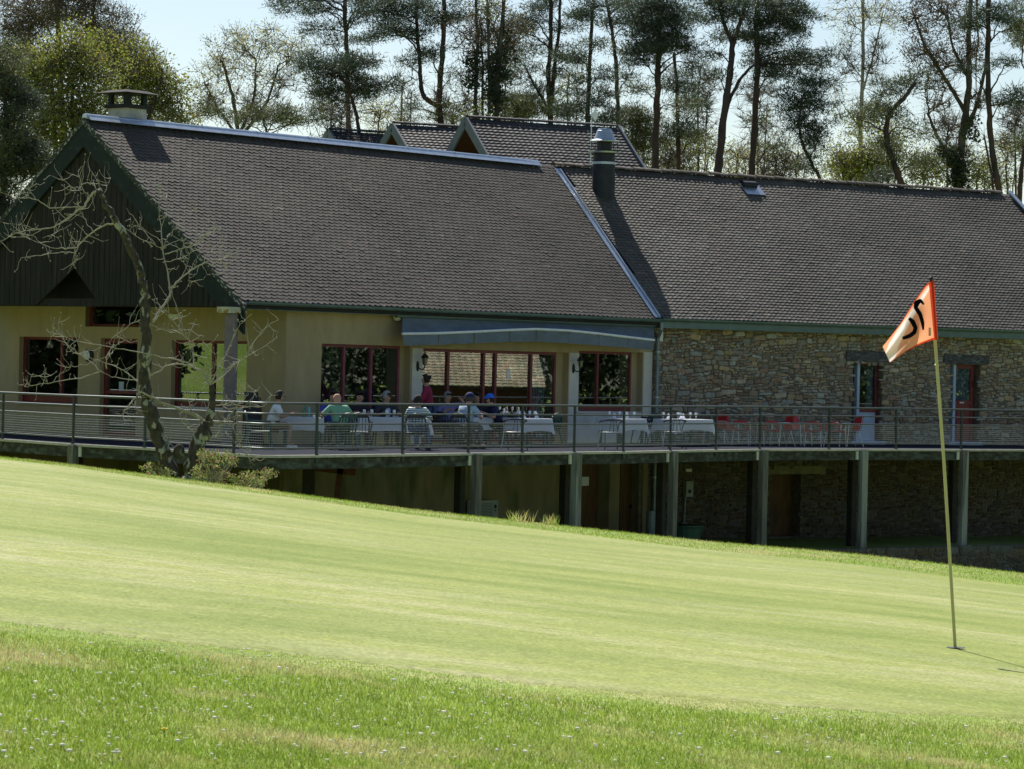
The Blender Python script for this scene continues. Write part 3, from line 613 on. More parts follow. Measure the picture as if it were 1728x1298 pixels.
# mast with a white lozenge behind the flue
mp_ = at(996, 300, 95.8); mp_[2] = 7.6; tm = thing('antenna_mast', 'thin mast carrying a white diamond shaped panel left of the flue', 'antenna', mp_); sM = F/95.8
def mz(y): return CZ+(horizon(996)-y)/sM
MB().tube([mp_, (mp_[0], mp_[1], mz(190))], .018, 6).tube([(mp_[0]-.1, mp_[1], mz(195)), (mp_[0]+.12, mp_[1], mz(195))], .01, 5).build('mast', 'chrome', tm)
cx_ = mp_[0]+5/sM; P_ = [(cx_-.09, mz(196)), (cx_+.0, mz(184)), (cx_+.11, mz(195)), (cx_+.03, mz(206))]
MB().add([(a, mp_[1]-.05, z_) for a, z_ in P_]+[(a, mp_[1]-.02, z_) for a, z_ in P_], [(0, 1, 2, 3), (7, 6, 5, 4), (0, 4, 5, 1), (1, 5, 6, 2), (2, 6, 7, 3), (3, 7, 4, 0)]).build('panel', 'white', tm)
# ---- rubble masonry
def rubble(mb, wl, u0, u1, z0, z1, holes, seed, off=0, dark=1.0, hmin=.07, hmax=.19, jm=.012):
    r = np.random.RandomState(seed); z = z0
    def inhole(a, c, d, e): return any(h[0] < (a+c)/2 < h[1] and h[2] < (d+e)/2 < h[3] for h in holes)
    PAL = np.array([[.27, .215, .15], [.22, .17, .12], [.20, .175, .145], [.32, .27, .20], [.25, .16, .10], [.165, .135, .105], [.28, .25, .20], [.20, .11, .075], [.23, .24, .22], [.30, .22, .11]])
    while z < z1-.02:
        h = min(r.uniform(hmin, hmax), z1-z); u = u0-r.rand()*.2
        if z1-z-h < .04: h = z1-z
        while u < u1:
            w_ = h*r.uniform(1.0, 3.0) if r.rand() < .75 else h*r.uniform(.5, 1.1); w_ = min(max(w_, .08), .5)
            # a stone may be split in two courses
            parts = [(u, u+w_, z, z+h)]
            if h > .11 and r.rand() < .55:
                k = r.uniform(.35, .65); parts = [(u, u+w_, z, z+h*k), (u, u+w_, z+h*k, z+h)]
                if w_ > .22: m = u+w_*r.uniform(.3, .7); parts = parts[:1]+[(u, m, z+h*k, z+h), (m, u+w_, z+h*k, z+h)]
            for a, c, d, e in parts:
                a = max(a, u0); c = min(c, u1)
                if c-a < .03 or inhole(a, c, d, e): continue
                g = jm*r.uniform(.5, 1.3); cu, cz = (a+c)/2, (d+e)/2; hu, hz = (c-a)/2-g/2, (e-d)/2-g/2
                K_ = 8; th = np.arange(K_)*2*math.pi/K_+math.pi/8; sx = np.sign(np.cos(th))*np.abs(np.cos(th))**.42; sz = np.sign(np.sin(th))*np.abs(np.sin(th))**.42
                jx = 1+.10*r.randn(K_)*.6; jz = 1+.12*r.randn(K_)*.6; du = sx*hu*np.minimum(jx, 1.12)+r.randn()*.01; dz = sz*hz*np.minimum(jz, 1.12); dep = r.uniform(.012, .045)
                wz = .05*math.sin(cu*1.7+cz*1.3+seed)+.03*math.sin(cu*4.1+cz*3+seed)+.015*math.sin(cu*9+cz*7); wz *= min(1, (cz-z0)/.3, (z1-cz)/.3); cz += wz; cu += .04*math.sin(cz*5+cu*2); rot = r.randn()*.10; du, dz = du-dz*rot, dz+du*rot
                ring0 = [wl.pt(cu+x_, cz+y_, off) for x_, y_ in zip(du, dz)]; tl = r.randn(2)*.06
                ring1 = [wl.pt(cu+x_*.93, cz+y_*.90, off+dep+tl[0]*x_*.6+tl[1]*y_) for x_, y_ in zip(du, dz)]
                ring2 = [wl.pt(cu+x_*.55, cz+y_*.5, off+dep+.008+tl[0]*x_*.5+tl[1]*y_*.5) for x_, y_ in zip(du, dz)]
                f = [(i, (i+1) % K_, K_+(i+1) % K_, K_+i) for i in range(K_)]+[(K_+i, K_+(i+1) % K_, 2*K_+(i+1) % K_, 2*K_+i) for i in range(K_)]+[tuple(range(2*K_, 3*K_))]
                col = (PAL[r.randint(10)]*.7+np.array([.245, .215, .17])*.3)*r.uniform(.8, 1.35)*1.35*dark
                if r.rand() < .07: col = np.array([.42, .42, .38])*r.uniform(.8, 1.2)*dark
                mb.add(ring0+ring1+ring2, f, col)
            u += w_
        z += h
s1 = op(W3, 1440, 612, 1490, 746, .08); s2 = op(W3, 1604, 615, 1654, 747, .08); l1 = op(W3, 1300, 800, 1352, 935, -2.75)
uw1 = float((TS-np.array([0, 87.75, 0]))@W3.U)-.1; uw0 = W3.uz(1101, 650)[0]
def lint(x0, y0, x1, y1): return list(W3.rect(x0, y0, x1, y1))
L1 = lint(1428, 592, 1497, 609); L2 = lint(1592, 598, 1668, 614)
mb = MB(); rubble(mb, W3, uw0, uw1, 0, 3.45, [s1, s2, L1, L2], 11); upw = mb.build('upper_wall_stones', 'stone', wing)
mb = MB(); W3.plane(mb, uw0-.4, uw1, 0, 3.5, [s1, s2], off=.004, dep=.45); mb.build('mortar_bed', 'mortar', upw)
mb = MB(); rubble(mb, W3, uw0, uw1, -3.0, -.05, [l1], 12, dark=.30, hmin=.08, hmax=.24); lw = mb.build('lower_wall_stones', 'stone', wing)  # same stone darkened: shade below the deck put into its colour
mb = MB(); W3.plane(mb, uw0-.4, uw1, -3.6, 0, [l1], off=.004, dep=.5); mb.build('mortar_bed', 'mortar', lw)
mb = MB(); W3.box(mb, l1[0]-.05, l1[1]+.05, l1[2], l1[3]+.05, -.55, -.47); mb.build('basement_door', 'brown', wing)
mb = MB(); a = W3.rect(1288, 786, 1392, 800); W3.box(mb, a[0], a[1], a[2], a[3], 0, .05); mb.build('basement_lintel', mat('lintel_stone', (.2, .19, .12), .9, var=.3), wing)
for L_ in (L1, L2):
    mb = MB(); n_ = 14; G_ = []
    for i in range(n_+1):
        u_ = L_[0]+(L_[1]-L_[0])*i/n_; jz = .012*math.sin(i*1.7+L_[0]); zb_, zt_ = L_[2]+jz, L_[3]+.01*math.sin(i*2.3+1)
        G_.append([W3.pt(u_, zb_, -.3), W3.pt(u_, zb_, .05), W3.pt(u_, (zb_+zt_)/2, .066), W3.pt(u_, zt_, .05), W3.pt(u_, zt_, -.3)])
    mb.grid([g[::-1] for g in G_]); mb.add(G_[0], [(0, 1, 2, 3, 4)]); mb.add(G_[-1], [(4, 3, 2, 1, 0)]); mb.build('oak_lintel', 'oak', wing)
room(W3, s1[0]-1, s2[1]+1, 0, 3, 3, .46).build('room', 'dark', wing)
K['bluep'] = mat('pale_blue_paint', (.38, .46, .60), .7, var=.1)
def sdoor(o_, xl, xr, glassx, blue):
    t0 = W3.uz(xl, 640, -.2)[0]; t1 = W3.uz(xr, 640, -.2)[0]; mb = MB(); z0, z1 = .10, o_[3]
    zm = W3.uz(xl, 690, -.2)[1] if blue else W3.uz(xl, 676, -.2)[1]; fw = .07 if blue else .12
    W3.box(mb, t0, t0+fw, z0, z1, -.26, -.18); W3.box(mb, t1-fw, t1, z0, z1, -.26, -.18); W3.box(mb, t0+fw, t1-fw, z1-fw, z1, -.26, -.18); W3.box(mb, t0+fw, t1-fw, zm-.1, zm, -.26, -.18)
    if not blue: W3.box(mb, t0+fw, t1-fw, z0, zm-.1, -.25, -.20); W3.box(mb, t0+fw+.06, t1-fw-.06, z0+.12, zm-.2, -.20, -.185)
    d_ = mb.build('door', 'red', wing)
    mb = MB(); W3.box(mb, t0+fw, t1-fw, zm, z1-fw, -.225, -.219); mb.build('pane', 'glass', d_)
    if blue: mb = MB(); W3.box(mb, t0+fw, t1-fw, z0, zm-.1, -.25, -.20); mb.build('lower_panel', 'bluep', d_); mb = MB(); W3.box(mb, t0+(t1-t0)*.62, t1-fw, zm, z1-fw, -.35, -.33); mb.build('curtain', 'curtain', d_)
    else: mb = MB(); W3.box(mb, t0+fw, t1-fw, zm, z1-fw, -.30, -.28); mb.build('blind', 'curtain', d_); mb = MB(); W3.box(mb, t0+.25, t0+.42, zm-.08, zm-.04, -.18, -.15); mb.build('letter_slot', 'chrome', d_)
    mb = MB(); W3.box(mb, t0-.10, t0-.004, z0, z1, -.22, -.05); mb.build('pale_jamb', 'bluep', d_)
    mb = MB(); W3.box(mb, o_[0]-.1, o_[1]+.05, 0, .10, -.3, .16); mb.build('door_step', 'bluep', d_)
sdoor(s1, 1446, 1481, None, True); sdoor(s2, 1608, 1643, None, False)
# ================================================ terrace
DXP = [-320, -120, 6, 125, 246, 396, 445, 532, 677, 788, 879, 967, 1050, 1129, 1206, 1280, 1397, 1510, 1620, 1728, 1840, 1960]
DSP = [63.5, 66, 68.5, 71.3, 73, 76.3, 77.3, 76, 73.4, 71.3, 69.9, 68.5, 67.1, 65.4, 63.9, 62.5, 61.1, 59.9, 58.9, 57.8, 56.9, 55.9]
def dfront(x): s_ = np.interp(x, DXP, DSP); p = at(x, horizon(x)+CZ*s_, F/s_); p[2] = 0; return p
PX = [p for p in DXP if p != 445]; FP = [dfront(x) for x in PX]
dfx = np.linspace(-320, 1960, 115); FL = np.array([dfront(x) for x in dfx])
deck = thing('terrace_deck', 'raised curved timber terrace on posts running in front of both buildings', 'terrace', (FL[50][0], FL[50][1]+1, 0))
def strip(mb, L, o0, o1, z0, z1):       # ribbon of box section along polyline L, offsets along the horizontal normal
    T = np.gradient(L, axis=0); T /= np.linalg.norm(T, axis=1)[:, None]; Nn = np.stack([T[:, 1], -T[:, 0], 0*T[:, 0]], 1)
    for a, b in (((o0, z0), (o1, z0)), ((o1, z0), (o1, z1)), ((o1, z1), (o0, z1)), ((o0, z1), (o0, z0))):
        mb.grid([L+Nn*a[0]+ZG*a[1], L+Nn*b[0]+ZG*b[1]])
    for i in (0, -1): mb.add([L[i]+Nn[i]*o+ZG*z for o, z in ((o0, z0), (o1, z0), (o1, z1), (o0, z1))], [(0, 1, 2, 3)])
mb = MB(); bkp = FL+np.array([1.5, 11, 0]); mb.grid([FL+ZG*0, bkp]); mb.grid([bkp-ZG*.04, FL-ZG*.04]); mb.build('floor', 'deck', deck)
mb = MB(); strip(mb, FL, -.02, .10, -.045, .012); mb.build('edge_board', mat('edge_board', (.42, .40, .36), .7, var=.2), deck)
mb = MB(); strip(mb, FL, -.12, .03, -.30, -.05); mb.build('edge_beam', 'beam', deck)
K['lich2'] = 'beam'
for x in (130, 790, 967, 1130, 1283, 1452, 1622):
    p = dfront(x+8 if x in (790,) else x); s_ = F/p[1]; T = dfront(x+5)-dfront(x-5); T /= np.linalg.norm(T); N_ = np.array([T[1], -T[0], 0]); c = p+N_*.12
    zb_ = -2.73 if x > 1400 else float(gz(c[0], c[1]))
    MB().box(c+ZG*((zb_-.04)/2), (.11, .085, -(zb_+.04)/2+.02), (T, N_, ZG)).build('support_post', 'post', deck)
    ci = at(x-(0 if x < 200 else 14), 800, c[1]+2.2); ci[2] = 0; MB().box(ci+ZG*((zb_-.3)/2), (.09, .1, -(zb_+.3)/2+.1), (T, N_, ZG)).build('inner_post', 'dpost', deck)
    for k in (-1, 1): MB().box(c+T*k*.19-N_*.06+ZG*-.17, (.045, .02, .115), (T, N_, ZG)).build('bracket', mat('galvanised_plate', (.6, .62, .55), .6, var=.15) if 'gp' not in K else K['gp'], deck)
    K['gp'] = bpy.data.materials['galvanised_plate']
# rough struts below the left end
p = at(521, 800, 74.0); MB().box((p[0], p[1], -1.4), (.14, .12, 1.15)).build('inner_post', 'dpost', deck)
a = at(575, 788, 75); c = at(568, 842, 75); MB().bar(a, c, .16, .14).build('brace', 'soffit', deck)
a = at(528, 789, 75); c = at(600, 797, 75); MB().bar(a, c, .16, .16).build('cross_beam', 'soffit', deck)
# low retaining wall on which the right hand posts stand
wall_l = thing('retaining_wall', 'low rubble stone wall under the right end of the terrace posts', 'wall', (12, 92, -3.8))
pa, pb_ = dfront(1395), dfront(1850); Wr = Wall((pa[0], pa[1]), (pb_[1]-pa[1])/(pb_[0]-pa[0])); Lw = float(np.linalg.norm(pb_-pa)); Wr.q = Wr.q+Wr.N*.30
mb = MB(); rubble(mb, Wr, -.6, Lw, -3.95, -2.74, [], 21, dark=.4, hmin=.12, hmax=.28); mb.build('stones', 'stone', wall_l)  # stone colour darkened to hold the shade under the terrace edge
mb = MB(); Wr.box(mb, -.65, Lw, -4.1, -2.75, -.42, .004); mb.build('core', 'mortar', wall_l)
# ---- railing
rl = thing('terrace_railing', 'galvanised tube railing with wire mesh along the front edge of the terrace', 'railing', (FL[50][0], FL[50][1], 0))
def railw(mb, z, w_, h_=None):
    L = FL; T = np.gradient(L, axis=0); T /= np.linalg.norm(T, axis=1)[:, None]; Nn = np.stack([T[:, 1], -T[:, 0], 0*T[:, 0]], 1)
    mb.tube(L+Nn*.03+ZG*z, w_, 8)
for z_, r_, nm in ((1.15, .026, 'top_rail'), (.92, .019, 'middle_rail'), (.70, .019, 'middle_rail'), (.165, .019, 'bottom_rail')):
    mb = MB(); railw(mb, z_, r_); mb.build(nm, 'rail', rl, smooth=True)
for i, p in enumerate(FP):
    T = dfront(PX[i]+6)-dfront(PX[i]-6); T /= np.linalg.norm(T); N_ = np.array([T[1], -T[0], 0])
    mb = MB(); mb.box(p+N_*.03+ZG*.55, (.028, .02, .60), (T, N_, ZG)); mb.box(p+N_*.05+ZG*-.07, (.05, .012, .10), (T, N_, ZG)); mb.build('post', 'rpost', rl)
K['wire'] = mat('zinc_wire', (.5, .52, .52), .4, metal=.4, var=.05, spec=.6)
for i in range(len(FP)-1):
    mb = MB(); x0, x1 = PX[i], PX[i+1]; P = np.array([dfront(x) for x in np.linspace(x0, x1, 7)]); T = P[-1]-P[0]; Lh = np.linalg.norm(T[:2]); T /= Lh; N_ = np.array([T[1], -T[0], 0])
    for k in range(9): mb.tube(P+N_*.03+ZG*(.215+k*.0565), .0024, 4, False)
    nv = int(Lh/.05)
    for k in range(1, nv):
        f_ = k/nv*6; i0 = min(int(f_), 5); q = P[i0]*(1-(f_-i0))+P[i0+1]*(f_-i0)+N_*.027; mb.bar(q+ZG*.17, q+ZG*.69, .0018, .0018)
    mb.build('mesh_panel', 'wire', rl)
# ================================================ awning, lamps, pipes
DW = .75
def aw(x, y, off=DW): return hit(x, y, W2.N, W2.q+W2.N*off)
ta = thing('awning', 'half open grey blue awning sagging along the eave above the glazed front', 'awning', aw(680, 563))
bars = [(679, 563.5), (740, 562.5), (800, 560), (860, 557), (905, 555.5), (960, 558), (1010, 563), (1060, 569), (1104, 574)]
hems = [(681, 583), (740, 582), (800, 579.5), (860, 577), (905, 576.5), (960, 579.5), (1010, 583), (1060, 587), (1103, 591)]
uS = [W2.uz(x, y, DW)[0] for x, y in bars]
top = []
for (x, y) in bars:
    top.append(W2.pt(W2.uz(x, 540, .28)[0], 3.30, .28))
bp_ = [aw(x, y) for x, y in bars]; hp = [aw(x, y, DW) for x, y in hems]
rows = [[t_*(1-k)+b_*k-ZG*.05*math.sin(math.pi*k) for t_, b_ in zip(top, bp_)] for k in np.linspace(0, 1, 7)]
mb = MB(); mb.grid(rows); mb.build('canopy', 'awning', ta, smooth=True)
MB().tube(bp_, .034, 8).build('front_bar', 'white', ta)
mb = MB(); seg = 9
for i in range(len(bp_)-1):
    a0, a1, h0_, h1_ = bp_[i]-ZG*.02, bp_[i+1]-ZG*.02, hp[i], hp[i+1]; e = .012
    g = []
    for k in np.linspace(.006, .994, 8): A = a0*(1-k)+a1*k; B = h0_*(1-k)+h1_*k; w_ = W2.N*(.012*math.sin(k*9+i)); g.append([A, (A+B)/2+w_, B+w_*1.6])
    mb.grid(g)
for i in range(1, len(bp_)-1): mb.bar(bp_[i]-ZG*.03+W2.N*.02, hp[i]+ZG*.01+W2.N*.03, .014, .004)
mb.build('valance', 'awning', ta)
MB().tube([top[0]+ZG*.05-W2.U*.25, top[-1]+ZG*.05], .07, 10).build('roller', 'gutter', ta)
for p0_, p1_ in ((top[1]-ZG*.1, bp_[1]), (top[-2]-ZG*.1, bp_[-2])):
    MB().tube([p0_-W2.N*.2, (p0_+p1_)/2-ZG*.1+W2.U*.2, p1_], .022, 6).build('folding_arm', 'white', ta)
p = W2.pt(*W2.uz(664, 536), .05); tl_ = thing('floodlight', 'small cream floodlight under the eave at the left end of the awning', 'lamp', p)
MB().sphere(p+W2.N*.08, (.12, .1, .1), 12, 8).build('housing', 'cream', tl_); MB().bar(p-W2.N*.05, p+W2.N*.05, .03).build('bracket', 'iron', tl_)
def lantern(x, y, label):
    u_, z_ = W2.uz(x, y); p = W2.pt(u_, z_, .01); t = thing('wall_lantern', label, 'lamp', p, 'black coach lanterns on the piers'); mb = MB()
    mb.sphere(p, (.05, .05, .14), 10, 7)
    mb.tube([p+W2.N*.02-ZG*.03, p+W2.N*.14-ZG*.09, p+W2.N*.24-ZG*.05, p+W2.N*.25+ZG*.02], .016, 6); mb.build('bracket', 'iron', t)
    c = p+W2.N*.25; MB().lathe(c, [(.03, .02), (.06, .05), (.085, .22)], 6).build('glass_body', mat('lantern_glass', (.10, .09, .07), .2, var=.1, spec=.8) if 'lg' not in K else K['lg'], t); K['lg'] = bpy.data.materials['lantern_glass']
    MB().lathe(c, [(.11, .215), (.10, .24), (.055, .31), (.02, .33), (.015, .38), (.0, .39)], 8).build('cap', 'iron', t)
lantern(704, 618, 'black lantern on the pier left of the glazed front'); lantern(967, 622, 'black lantern on the pier right of the glazed front')
p = W1.pt(*W1.uz(151, 600), .04); t = thing('bulkhead_lamp', 'round bulkhead wall lamp between the far left window and the red door', 'lamp', p)
MB().lathe(p-W1.N*.04, [(.17, 0), (.17, .05), (.13, .07)], 20, W1.N).build('ring', 'iron', t); MB().sphere(p+W1.N*.02, (.13, .07, .13), 14, 8).build('lens', 'ceramic', t)
p = W1.pt(*W1.uz(297, 534), .04); t = thing('emergency_light', 'small flat light box high on the wall above the ochre curtained window', 'lamp', p)
mb = MB(); mb.box(p, (.17, .05, .06), (W1.U, W1.N, ZG)); mb.build('box', 'white', t); MB().box(p-ZG*.02+W1.N*.052, (.15, .004, .03), (W1.U, W1.N, ZG)).build('diffuser', 'ceramic', t)
# rain pipe at the joint of the two houses
p = EJ+Nm*.1; q = W2.pt(uend-.02, 3.0, .16); t = thing('downpipe', 'grey rain downpipe where the ochre house meets the stone wing', 'pipe', q)
MB().tube([p-ZG*.12, p-ZG*.3, q, q-ZG*3.0, q-ZG*6], .055, 10).build('pipe', 'zinc', t)
for z_ in (2.6, 1.3, -1): MB().lathe((q[0], q[1], z_), [(.068, -.02), (.068, .02)], 10).build('clip', 'steel', t)
mb = MB(); q = W3.pt(uw0+.15, 3.05, .1); mb.box(q, (.09, .03, .14), (W3.U, W3.N, ZG)); o = mb.build('junction_box', 'white'); tag(o, 'small white box tilted under the gutter where house and wing meet', 'box')
# ---- things under the terrace
u0, z1 = W2.uz(803, 845, .35); u1, _ = W2.uz(841, 845, .35); ac = thing('air_conditioner', 'pale grey outdoor air conditioner unit against the basement wall', 'air conditioner', W2.pt((u0+u1)/2, z1-.75, .2))
mb = MB(); W2.box(mb, u0, u1, z1-.75, z1, .05, .35); mb.build('casing', mat('ac_casing', (.36, .40, .38), .6, var=.08), ac)
mb = MB(); ug = u0+(u1-u0)*.74
for k in range(16): zz = z1-.70+k*.04; W2.box(mb, u0+.07, ug, zz, zz+.014, .35, .362)
mb.build('grille', mat('ac_grille', (.13, .15, .14), .7), ac)
mb = MB(); c = W2.pt(ug+(u1-ug)*.5, z1-.17, .351); mb.lathe(c, [(.055, 0), (.055, .004)], 16, W2.N); mb.box(c-ZG*.11, (.05, .003, .015), (W2.U, W2.N, ZG)); mb.build('badge', 'iron', ac)
for k in (.1, .9): mb = MB(); W2.box(mb, u0+(u1-u0)*k-.03, u0+(u1-u0)*k+.03, z1-1.15, z1-.75, .08, .3); mb.build('foot', 'iron', ac)
r_ = W3.rect(1151, 812, 1163, 838); eb = thing('meter_box', 'pale electric meter box with pipe on the stone wall under the terrace', 'box', W3.pt(r_[0], r_[2], .1))
mb = MB(); W3.box(mb, r_[0], r_[1], r_[2], r_[3], .05, .22); mb.build('casing', mat('meter_casing', (.30, .34, .30), .6), eb)
mb = MB(); mb.lathe(W3.pt((r_[0]+r_[1])/2, r_[2]+.16, .22), [(.06, 0), (.055, .01)], 14, W3.N); mb.build('dial', 'iron', eb)
mb = MB(); W3.box(mb, r_[0]+.04, r_[1]-.02, r_[3]+.28, r_[3]+.36, .05, .15); mb.build('socket', 'white', eb)
mb = MB(); mb.tube([W3.pt(r_[0]+.06, r_[2], .1), W3.pt(r_[0]+.03, r_[2]-.75, .1)], .03, 6); mb.tube([W3.pt(r_[0]-.06, r_[2]-.77, .1), W3.pt(r_[0]+.14, r_[2]-.77, .1)], .035, 6); mb.build('pipe', 'zinc', eb)
p = at(1098, 900, 88.5); t = thing('drain_pipe', 'short thick grey drain pipe standing beside the brown basement door', 'pipe', (p[0], p[1], -2.9)); q_ = np.array([p[0], p[1], 0]); zc = at(1098, 862, 88.5)[2]
MB().tube([q_-ZG*3, q_+ZG*zc], .14, 12).build('pipe', 'zinc', t)
p = at(1160, 905, 86); zc = at(1160, 886, 86)[2]; t = thing('wheelbarrow_tub', 'dark tub lying against the stone wall below the meter box', 'tub', (p[0], p[1], zc-.7)); q_ = np.array([p[0], p[1], 0])
mb = MB(); mb.lathe(q_, [(.28, zc-.7), (.42, zc-.1), (.46, zc-.02), (.46, zc), (.40, zc), (.26, zc-.62)], 18); mb.build('tub', 'pgreen', t); MB().tube([q_+np.array([-.45, -.05, zc-.02]), q_+np.array([-.62, -.1, zc-.35]), q_+np.array([-.6, -.1, zc-.75])], .015, 5).build('handle', 'iron', t)
# ================================================ furniture
def ctop(v, rx=.0): return v
def chair_parts(t, m, kind):
    """garden armchair, seat towards -Y (front), origin on the floor"""
    if kind == 'plastic':
        mb = MB(); G_ = [[(x*(1-.06*(y+.25)), y, .42+.012*math.cos(x*6)-.02*y) for x in np.linspace(-.24, .24, 7)] for y in np.linspace(-.25, .22, 6)]; mb.grid(G_); mb.grid([[(a, b_, c-.03) for a, b_, c in g[::-1]] for g in G_]); mb.bar((-.24, -.25, .41), (.24, -.25, .41), .03, .05); mb.build('seat', m, t, smooth=False, local=True)
        mb = MB(); fr = [(-.23, .21, .40), (-.25, .28, .62), (-.22, .31, .78), (-.12, .33, .855), (0, .335, .875), (.12, .33, .855), (.22, .31, .78), (.25, .28, .62), (.23, .21, .40)]
        mb.tube(fr, .022, 6); mb.bar((-.21, .32, .80), (.21, .32, .80), .02, .07); mb.bar((-.06, .322, .845), (.06, .322, .845), .018, .02)
        for k in range(-2, 3): mb.bar((k*.075, .235, .42), (k*.08, .322, .79), .014, .035, up=(0, 1, 0))
        mb.build('backrest', m, t, local=True)
        for s_ in (-1, 1):
            mb = MB(); mb.tube([(s_*.26, .27, .66), (s_*.29, .1, .655), (s_*.30, -.12, .65), (s_*.285, -.23, .62), (s_*.275, -.25, .54)], [.02, .024, .024, .022, .018], 6); mb.build('armrest', m, t, local=True)
            MB().tube([(s_*.275, -.25, .56), (s_*.25, -.26, .40), (s_*.285, -.32, 0)], [.02, .022, .017], 6).build('leg', m, t, local=True)
            MB().tube([(s_*.23, .22, .42), (s_*.26, .34, 0)], [.024, .018], 6).build('leg', m, t, local=True)
    elif kind == 'metal':      # dark bistro armchair: round arched back, two slanting slats, pale seat edge
        mb = MB(); mb.lathe((0, 0, 0), [(.21, .425), (.23, .435), (.23, .45), (.20, .46), (0.01, .462)], 18); mb.build('seat', m, t, local=True)
        mb = MB(); mb.tube([(.235*math.cos(a), .235*math.sin(a)*.98, .438) for a in np.linspace(0, 2*math.pi, 25)], .011, 6, False); mb.build('seat_rim', 'chrome', t, local=True)
        mb = MB(); a_ = np.linspace(-.35, math.pi+.35, 17); mb.tube([(.29*math.cos(a), .27*math.sin(a), .72+.05*math.sin(a)) for a in a_], .021, 7)
        for k in (-.09, .0, .09): mb.bar((k*1.3, .22, .46), (k*.7+.02, .268, .76), .012, .028, up=(0, 1, 0))
        mb.build('backrest', m, t, local=True)
        for s_ in (-1, 1):
            MB().tube([(s_*.27, -.09, .71), (s_*.23, -.18, .44), (s_*.27, -.24, 0)], .014, 6).build('leg', m if s_ < 0 else 'chrome', t, local=True)
            MB().tube([(s_*.20, .14, .44), (s_*.25, .29, 0)], .014, 6).build('leg', m, t, local=True)
    else:                       # red shell with silver tube frame and arms
        hi = kind == 'red'
        mb = MB(); G_ = [[(x, y, .43+.02*abs(x)*4-.03*(y-.1)) for x in np.linspace(-.2, .2, 6)] for y in np.linspace(-.22, .2, 5)]; mb.grid(G_); mb.grid([[(a, b_, c-.025) for a, b_, c in g[::-1]] for g in G_]); mb.bar((-.2, -.22, .43), (.2, -.22, .43), .02, .05); mb.build('seat', 'pred', t, local=True)
        mb = MB(); zt_ = .84 if hi else .68; H = [(-.19, .2), (-.205, .24), (-.19, .27)]
        if hi:
            G_ = [[(x*(1-.12*k), .19+.08*k+.03*math.cos(x*7)-.03, .46+(zt_-.46)*k) for x in np.linspace(-.21, .21, 6)] for k in np.linspace(0, 1, 6)]; mb.grid(G_); mb.grid([[(a, b_+.02, c) for a, b_, c in g[::-1]] for g in G_]); mb.tube([g for g in [(-.21, .22, .46), (-.19, .30, .84), (0, .31, .855), (.19, .30, .84), (.21, .22, .46)]], .012, 5)
        else:
            mb.tube([(-.2, .2, .46), (-.21, .24, .6), (-.18, .26, .67), (0, .27, .69), (.18, .26, .67), (.21, .24, .6), (.2, .2, .46)], .028, 6); mb.bar((-.17, .255, .655), (.17, .255, .655), .022, .06)
        mb.build('backrest', 'pred', t, local=True)
        for s_ in (-1, 1):
            mb = MB(); mb.tube([(s_*.25, -.24, 0), (s_*.24, -.20, .44), (s_*.245, -.19, .62), (s_*.245, -.15, .66), (s_*.24, .1, .66), (s_*.225, .22, .64)], .013, 6); mb.build('front_leg', 'chrome', t, local=True)
            MB().tube([(s_*.2, .16, .43), (s_*.24, .30, 0)], .012, 6).build('rear_leg', 'chrome', t, local=True)
PRO = {}
def chair(x, s_, rz, kind, m, label, group, zoff=0):
    p = at(x, horizon(x)+CZ*s_, F/s_); p[2] = zoff
    k = (kind, m)
    if k in PRO: return dup(PRO[k], p, rz, label, group)
    t = thing('garden_chair' if kind == 'plastic' else 'bistro_chair' if kind == 'metal' else 'terrace_chair', label, 'chair', (0, 0, 0), group)
    chair_parts(t, m, kind); t.location = tuple(p); t.rotation_euler = (0, 0, rz); PRO[k] = t; return t
def local_xf(px, s_, rz, z=0):
    p = at(px, horizon(px)+CZ*s_, F/s_); p[2] = z; return p, np.array([math.cos(rz), math.sin(rz), 0]), np.array([-math.sin(rz), math.cos(rz), 0])
def table(x, s_, rz, lx, ly, label, clabel, drop=.30, corner=.16, seed=0):
    p, A, B = local_xf(x, s_, rz); t = thing('dining_table', label, 'table', p, 'terrace dining tables')
    MB().box(p+ZG*.72, (lx/2-.01, ly/2-.01, .015), (A, B, ZG)).build('tabletop', 'pgreen', t)
    for i in (-1, 1):
        for j in (-1, 1): MB().box(p+A*i*(lx/2-.1)+B*j*(ly/2-.1)+ZG*.352, (.035, .03, .352), (A, B, ZG)).build('leg', 'pgreen', t)
    # cloth: rounded rectangle skirt, hanging lower at the corners
    r = np.random.RandomState(seed); mb = MB(); n = 120; th = np.linspace(0, 2*math.pi, n+1)
    def sq(a, e=.22): c, s2 = math.cos(a), math.sin(a); return np.sign(c)*abs(c)**e, np.sign(s2)*abs(s2)**e
    ring = np.array([sq(a, .13) for a in th[:-1]]); ring = np.concatenate([ring, ring[:1]])
    cn = (np.abs(ring[:, 0])*np.abs(ring[:, 1]))**5
    rows = []
    for k, f_ in enumerate(np.linspace(0, 1, 7)):
        fold = .018*np.sin(th*17+seed)*f_+.012*np.sin(th*9+2*seed)*f_
        out = 1+0*f_; e_ = .006+(.02+fold)*f_+cn*(.035*f_)
        X = p+A*(ring[:, 0]*lx/2+np.sign(ring[:, 0])*e_*(np.abs(ring[:, 0]) > .5))[:, None]+B*(ring[:, 1]*ly/2+np.sign(ring[:, 1])*e_*(np.abs(ring[:, 1]) > .5))[:, None]
        X = X+ZG*(.742-f_*(drop+cn*corner+.012*np.sin(th*5+seed)))[:, None]; rows.append(X)
    mb.grid(rows[::-1]); mb.add(rows[0][:-1], [tuple(range(n))]); o = mb.build('tablecloth', 'cloth', smooth=False)
    tag(o, clabel, 'tablecloth', 'white tablecloths on the terrace'); return p, A, B
yaw = math.atan(1.2)
